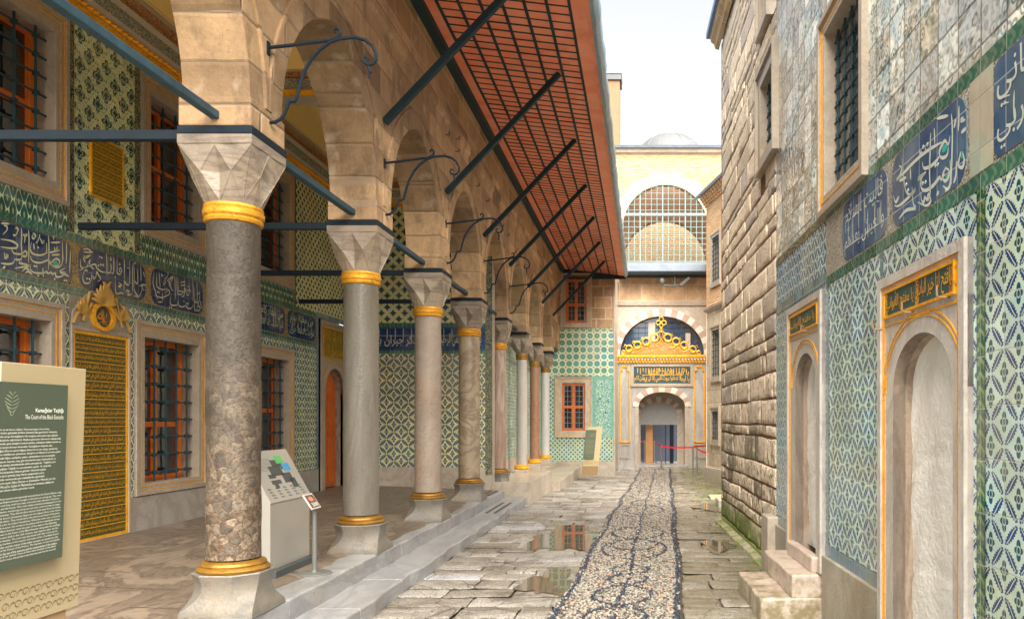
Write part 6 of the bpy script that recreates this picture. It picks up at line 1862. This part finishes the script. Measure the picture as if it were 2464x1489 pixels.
# dome with raised seams
dm = thing('lead_dome', 'pale lead dome just showing above the brick hall', 'dome', (X_(1612) * 1.28, 38, 14))
dcx, dR = (1612 - VX) / F * 38, 2.15; dz0 = 1.7 + (VY - 327) * 38 / F - dR
leadp = plain('pale_lead', (.095, .10, .105), .6, 0, .06)
mb = MB(); mb.lathe(dcx, 38, [(dR * cos(q), dz0 + dR * sin(q)) for q in [pi / 2 * k / 16 for k in range(16)]] + [(.01, dz0 + dR)], 48); mb.build('shell', leadp, dm, smooth=60)
mb = MB()
for k in range(20):
    a = 2 * pi * k / 20; mb.tube([(dcx + (dR + .01) * cos(q) * cos(a), 38 + (dR + .01) * cos(q) * sin(a), dz0 + (dR + .01) * sin(q)) for q in [pi / 2 * j / 10 for j in range(11)]], .012, 4)
mb.build('seams', M['lead'], dm)
mb = MB(); mb.box(dcx - dR, dcx + dR, 38 - dR, 38 + dR, 11.5, dz0 + .01); mb.build('drum', M['pbrick'], dm)
# brick chimney tower
ct = thing('brick_chimney', 'tall brick chimney with lead pyramid cap beyond the eave', 'chimney', (-1.25, 36, 12))
kx = lambda px: (px - VX) / F * 36; kz = lambda py: 1.7 + (VY - py) * 36 / F
mb = MB(); mb.box(kx(1440), kx(1492), 35.5, 36.5, 11, kz(205)); mb.build('shaft', plain('chimney_brick', (.24, .14, .075), .85, 0, .4, 9), ct)
mb = MB(); mb.box(kx(1438), kx(1496), 35.42, 36.58, kz(205), kz(192)); mb.build('cap_course', leadp, ct, bevel=.02)
mb = MB(); a, b, z = kx(1436), kx(1497), kz(191); mb.loft([[(a, 35.4, z), (b, 35.4, z), (b, 36.6, z), (a, 36.6, z)], [((a + b) / 2 - .02, 35.98, kz(158)), ((a + b) / 2 + .02, 35.98, kz(158)), ((a + b) / 2 + .02, 36.02, kz(158)), ((a + b) / 2 - .02, 36.02, kz(158))]]); mb.build('lead_cap', M['lead'], ct)

# ------------------------------------------------------------ loose things
# near information board (we see its courtyard face)
ib = thing('information_board', 'large beige and grey-green information board, nearest at the left edge', 'information board', (-2.86, 3.7, .33))
def tfI(u, w_, d): return (-2.84 + d - (1.95 - w_) * .035, u, w_)
mb = MB(tfI); mb.rect(3.44, 3.965, .75, 1.955, -.06, 0); bd = mb.build('beige_panel', M['beige'], ib, bevel=.003)
mb = MB(tfI); mb.rect(3.30, 3.785, 1.03, 1.865, .02, .045); gp = mb.build('green_panel', M['green'], ib, bevel=.002)
mb = MB(tfI); mb.rect(3.34, 3.75, 1.1, 1.8, -.001, .021); mb.build('spacer', M['ink'], ib)
mb = MB(tfI); mb.rect(3.40, 3.90, .335, .80, -.05, -.012); mb.build('foot_box', M['brown'], ib, bevel=.004)
t = MB(tfI)
put_text(t, "Karaağalar Taşlığı", 3.585, 3.757, 1.727, 1.752, .0465, bold=.02)
put_text(t, "The Court of the Black Eunuchs", 3.525, 3.757, 1.700, 1.720, .0465)
tr = """Karaağalar ya da Harem Ağaları İmparatorluğun Orta Afrika
kökenlerinden gelmekle birlikte Osmanlı'dan getirilirdi. Hadımlık,
sonrasında saray Karaağaların ilk ocağına alınmaları için eğitilir,
sıkı bir disiplinle eğitilirlerdi. Başlıca görevleri Harem'in kapılarında
nöbet tutmak, giriş çıkışları kontrol etmek, arabaların refakat etmek ve
Hanedana içeriye kimseyi almamaktı. Karaağaların başında olan
Kızlar Ağası (Darü's-saade Ağası) Harem'in en üst düzey yöneticisi,
Hanedanın vakıflarının yöneticisi, Saray'ın ve Harem'in en ileri gelen
Darü's-saade Ağası, padişahın yakını, şehzadelerin koruyucusuydu
düğün, sünnet, bayram, alay gibi törenlerde hazır bulunurlardı ve
yüzyıllarda devlet yönetiminde etkili olmuşlardır. Taşlık'ta çini
olan Karaağalar Taşlığı ve çevresindeki yapılar 16. yüzyılda
Harem'in kuruluşundan itibaren görülür. Haremde yapılar
yangınlarda zarar görmüş olup Harem yangınından sonra
farklı devirler sonrasında aynı mekanlarda yapılmıştır
kapısı. Darü's-saade Ağası Dairesi ve Şehzadeler Mektebi yer alır,
Sultan III. Murad'ın, Sultan II. Mahmud'un ve haremin odalarının
ağaların için tahsis edilen görevleri vardı""".split('\n')
en = """The palace's black eunuchs were generally selected from the Central African wing
of the Ottoman Empire and were brought to the palace at a young age. They were
trained there and they could have been entrusted with education of princes
of the palace and the harem. Their main duties included standing guard at the
gates of the harem, monitoring entrances and exits, and escorting carriages
entering the premises. They did not allow anyone inside apart from the family.
The Chief Black Eunuch (Darüssaade Ağası) was the highest official of the Harem
and chief of all others. They would serve the princes and head of the great
power, as well as for the Sultan's foundations. Whenever there was a ceremony
extremely high revenue, the money to the palace and the royal family during
celebrations. Black Eunuchs were also part of the state in the following
courtyard, known as the Court of the Black Eunuchs, along with the buildings
around it that were built in the 16th century, was repaired after the fire
and in the next decades. The court was decorated with tiles of the period
the surrounding chambers of the eunuchs and rooms of the Chief Black Eunuch
here, the corridor and the rooms of the other servants are located on this
side and gate of the School of the Princes. The fountain on the inscriptions
are reserved for the use of the eunuchs and the endowments of the sultans
at the beginning of the century. Some of them were donated to the palace
Chief Black Eunuch's room, the private room that was used by the eunuchs""".split('\n')
y = 1.66
for s in tr: put_text(t, s, 3.345, 3.345 + .40 * min(1, len(s) / 70), y - .0125, y, .0465); y -= .0158
y = 1.352
for s in en: put_text(t, s, 3.335, 3.335 + .425 * min(1, len(s) / 76), y - .0105, y, .0465); y -= .0142
t.build('printed_text', M['letter'], gp)
t = MB(tfI)
for k in range(7):
    h = .055 * sin(pi * (k + .8) / 8)
    for s in (-1, 1): stroke(t, [(3.45, 1.715 + k * .015), (3.45 + s * h * .45, 1.722 + k * .016), (3.45 + s * h * .75, 1.742 + k * .013)], .005, .0465)
t.build('leaf_emblem', plain('faint_print', (.24, .28, .18), .6), gp)
t = MB(tfI)
for k in range(7):
    for r_ in range(3):
        c0, z0 = 3.475 + k * .072 + (r_ % 2) * .03, .80 + r_ * .05
        stroke(t, [(c0 + .022 * (1 - q / 14) * cos(q * .75), z0 + .02 * (1 - q / 14) * sin(q * .75)) for q in range(10)], .0055, .002)
        stroke(t, [(c0 + .02, z0 - .015), (c0 + .035, z0 + .01), (c0 + .055, z0 + .012)], .008, .002)
t.build('floral_band', plain('tan_print', (.17, .115, .05), .6), bd)

# slanted map lectern
lc = thing('map_lectern', 'grey metal lectern with slanted site map between first two columns', 'lectern', (-3.35, 7.2, .3))
La, Lb = 6.80, 7.60
mb = MB(); mb.loft([[(-3.26, y, .37), (-3.26, y, .965), (-3.50, y, 1.40), (-3.52, y, 1.395), (-3.52, y, .37)] for y in (La, Lb)]); mb.build('casing', M['silver'], lc, bevel=.004)
mb = MB(); mb.box(-3.56, -3.20, La - .02, Lb + .06, .298, .372); mb.build('base_plate', plain('dark_base', (.06, .07, .075), .5), lc, bevel=.004)
e1 = (Vector((-3.50, 0, 1.40)) - Vector((-3.26, 0, .965))); Ls = e1.length; e1.normalize(); nrm = Vector((e1.z, 0, -e1.x))
def tfM(u, w_, d): p = Vector((-3.26, 0, .965)) + e1 * w_ + nrm * d; return (p.x, u, p.z)
mb = MB(tfM); mb.rect(La - .004, Lb + .004, -.006, Ls + .006, .0015, .008); mp = mb.build('map_panel', M['silver'], lc)
mb = MB(tfM)
for (a, b, p, q) in ((.30, .55, .24, .34), (.40, .62, .33, .40), (.22, .42, .16, .20), (.5, .70, .16, .26), (.62, .74, .10, .2), (.22, .36, .22, .26), (.56, .66, .30, .33), (.25, .33, .12, .17)):
    mb.rect(La + a * .9, La + b * .9, p, q, .008, .0095)
mb.build('map_plan', M['ink'], mp)
mb = MB(tfM); mb.rect(La + .52 * .9, La + .68 * .9, .36, .44, .008, .010); mb.build('green_zone', plain('map_green', (.10, .38, .12), .5), mp)
mb = MB(tfM); mb.rect(La + .60 * .9, La + .76 * .9, .28, .355, .008, .0105); mb.build('blue_zone', plain('map_blue', (.06, .26, .48), .5), mp)
mb = MB(tfM)
for r_ in range(4):
    for c_ in range(5):
        a = La + .06 + c_ * .145 + r_ * .01; z = .115 - r_ * .029
        for h_ in (0, .0085): mb.rect(a, a + .07 - (h_ * 3), z + h_, z + h_ + .0045, .008, .0095)
for k in range(10): mb.rect(La + .05, La + .36 + .02 * (k % 3), .30 + k * .013, .302 + k * .013, .008, .009)
mb.build('map_captions', M['ink'], mp)

# small number sign on a stand
ns = thing('sign_stand', 'small picture sign reading 508 on a slim grey stand beside the lectern', 'sign', (-2.97, 7.03, .3))
mb = MB(); mb.lathe(-2.97, 7.03, [(.001, .30), (.15, .30), (.152, .308), (.14, .318), (.03, .324), (.026, .34), (.001, .34)], 36); mb.build('base_disc', M['greym'], ns, smooth=30)
mb = MB(); mb.lathe(-2.97, 7.03, [(.024, .33), (.021, .6), (.016, .94), (.001, .945)], 20); mb.build('pole', M['greym'], ns, smooth=40)
e2 = Vector((-.55, 0, .83)).normalized(); n2_ = Vector((e2.z, 0, -e2.x)); ob = Vector((-2.93, 6.98, .90))
def tfN(u, w_, d): p = ob + e2 * w_ + n2_ * d + Vector((0, u, 0)); return tuple(p)
mb = MB(tfN); mb.rect(-.09, .10, 0, .155, -.012, 0); sg = mb.build('sign_plate', plain('pale_sign_frame', (.6, .52, .46), .4), ns, bevel=.003)
mb = MB(tfN); mb.rect(-.075, .085, .012, .142, 0, .002); mb.build('picture', arabesque('dark_picture', (.03, .035, .06), (.18, .08, .06), 9), sg)
mb = MB(tfN); mb.prism([(.0 + .045 * cos(a), .10 + .025 * sin(a)) for a in [pi * k / 6 for k in range(12)]], .002, .003); mb.build('picture_glow', plain('orange_print', (.6, .2, .1), .5), sg)
mb = MB(tfN); put_text(mb, "508", -.045, .07, .022, .062, .0036, bold=.01); mb.build('number', M['letter'], sg)

# far leaning board beside the orange window
fbd = thing('information_board', 'beige and green board leaning at the far tiled wall', 'information board', (-1.7, 23.6, -.16))
yb = 23.4
Xb = lambda px: (px - VX) * yb / F
Zb = lambda py: 1.7 + (VY - py) * yb / F
lean = lambda w_: (w_ - .1) * .10
def tfQ(u, w_, d): return (u + lean(w_) * .9, yb - d + lean(w_) * .8, w_)
mb = MB(tfQ); mb.rect(Xb(1402), Xb(1439), Zb(1121), Zb(1027), -.06, 0); bq = mb.build('beige_panel', plain('far_beige_board', (.50, .40, .22), .5, 0, .05), fbd, bevel=.003)  # far board in a paler beige than the near one
mb = MB(tfQ); mb.rect(Xb(1400), Xb(1426), Zb(1103), Zb(1034), .02, .05); gq = mb.build('green_panel', plain('sage_board', (.085, .12, .075), .5, 0, .05), fbd)
mb = MB(tfQ); mb.rect(Xb(1400), Xb(1438), Zb(1143), Zb(1121.5), -.05, .01); mb.build('foot_box', plain('tan_board', (.26, .165, .07), .5, 0, .05), fbd)
mb = MB(tfQ); mb.rect(Xb(1401), Xb(1438.5), Zb(1118), Zb(1108), -.001, .003); mb.build('floral_band', arabesque('tan_speckle', (.5, .38, .2), (.66, .54, .33), 30), bq)
t = MB(tfQ); put_text(t, "Darüssaade Ağası", Xb(1412), Xb(1425), Zb(1046), Zb(1042), .053); put_text(t, "The Chief Eunuch", Xb(1410), Xb(1425), Zb(1050), Zb(1046.5), .053)
for k in range(12):
    z = Zb(1058 + k * 3); t.rect(Xb(1403), Xb(1422 + (k * 7) % 4), z, z + .006, .05, .0515)
t.build('printed_text', M['fawn'], gq)

# rope barrier before the portal
pl_ = ['chrome barrier post inside the doorway, furthest left', 'chrome barrier post just inside the doorway before the amber door', 'chrome barrier post in the middle of the doorway', 'chrome barrier post close to the right pilaster of the portal', 'nearest chrome barrier post, standing on the paving at the right']
pp = [(X_(1551) * 1.08, 31.4, .72), (X_(1574) * 1.07, 31.2, .70), (1591, 28.9, .78), (1667, 28.0, .80), (1677, 26.9, .80)]
src = None; tops = []
for i, (x, y, h) in enumerate(pp):
    if x > 100: x = (x - VX) * y / F
    z0 = gz(y) - .0 if i > 2 else -.05
    if i == 2: z0 = -.17
    tops.append((x, y, z0 + .86))
    if src is None:
        t = thing('barrier_post', pl_[i], 'barrier post', (x, y, z0), group='chrome barrier posts')
        mb = MB(); mb.lathe(x, y, [(.001, z0), (.16, z0), (.162, z0 + .012), (.03, z0 + .04), (.001, z0 + .04)], 28); mb.build('base', M['chrome'], t, smooth=30)
        mb = MB(); mb.lathe(x, y, [(.028, z0 + .03), (.028, z0 + .82), (.034, z0 + .825), (.034, z0 + .90), (.001, z0 + .905)], 16); mb.build('pole', M['chrome'], t, smooth=40)
        src = t
    else:
        t = src.copy(); COL.objects.link(t); t['label'] = pl_[i]; t.location = (x, y, z0)
        for ch in src.children: c = ch.copy(); COL.objects.link(c); c.parent = t
def belt(a, b, sag, lab):
    t = MB(); P = [Vector(a).lerp(Vector(b), k / 12) - Vector((0, 0, sag * (1 - (2 * k / 12 - 1) ** 2))) for k in range(13)]
    for i in range(12):
        p, q = P[i], P[i + 1]
        t.loft([[(v.x, v.y - .003, v.z - .028), (v.x, v.y + .003, v.z - .028), (v.x, v.y + .003, v.z + .028), (v.x, v.y - .003, v.z + .028)] for v in (p, q)])
    o = t.build('barrier_belt', M['red']); o['label'] = lab; o['category'] = 'barrier belt'
belt(tops[2], tops[3], .03, 'long red belt between the doorway post and the right pilaster post')
belt(tops[3], (2.35, 29.0, .72), .0, 'red belt from the right pilaster post to the wall corner')
belt(tops[4], (2.3, 26.2, .55), .05, 'drooping red belt on the nearest barrier post')
belt((-.15, 31.4, .78), tops[0], .0, 'short red belt at the left inside the doorway')
belt(tops[1], tops[2], .02, 'red belt crossing the doorway beside the amber door')

# security cameras on a bracket below the canopy
sc_ = thing('security_camera', 'pair of grey security cameras on an iron arm under the canopy', 'camera', (X_(1620), 29.0, 6.95))
c0 = X_(1622); zc = Z_(694)
mb = MB(); mb.tube([(c0, 29.0, 7.08), (c0, 29.0, zc - .05)], .025, 8); mb.tube([(c0, 29.0, zc), (c0 - .45, 28.95, zc), (c0 - .48, 28.95, zc + .12)], .03, 8); mb.tube([(c0, 29.0, zc), (c0 + .25, 28.95, zc + .02)], .03, 8); mb.build('bracket', M['ink'], sc_, smooth=True)
mb = MB(); mb.lathe(c0 - .48, 28.95, [(.001, zc + .05), (.08, zc + .06), (.11, zc + .13), (.10, zc + .22), (.05, zc + .28), (.001, zc + .29)], 20); mb.build('dome_camera', M['ink'], sc_, smooth=40)
mb = MB(); mb.loft([[(c0 + .15 + a, 28.9, zc + .02 + a * .9), (c0 + .25 + a, 28.9, zc - .06 + a * .9), (c0 + .25 + a, 29.05, zc - .06 + a * .9), (c0 + .15 + a, 29.05, zc + .02 + a * .9)] for a in (0, .35)]); mb.build('bullet_camera', plain('dark_camera_body', (.05, .05, .05), .6), sc_, bevel=.02)
for s in (-.1, .12):
    mb = MB(); mb.tube([(c0 + s, 29.05, 7.08), (c0 + s * 1.3, 29.05, zc + .25), (c0 + s * .3, 29.05, zc + .05)], .010, 6); mb.build('cable', M['ink'], sc_)
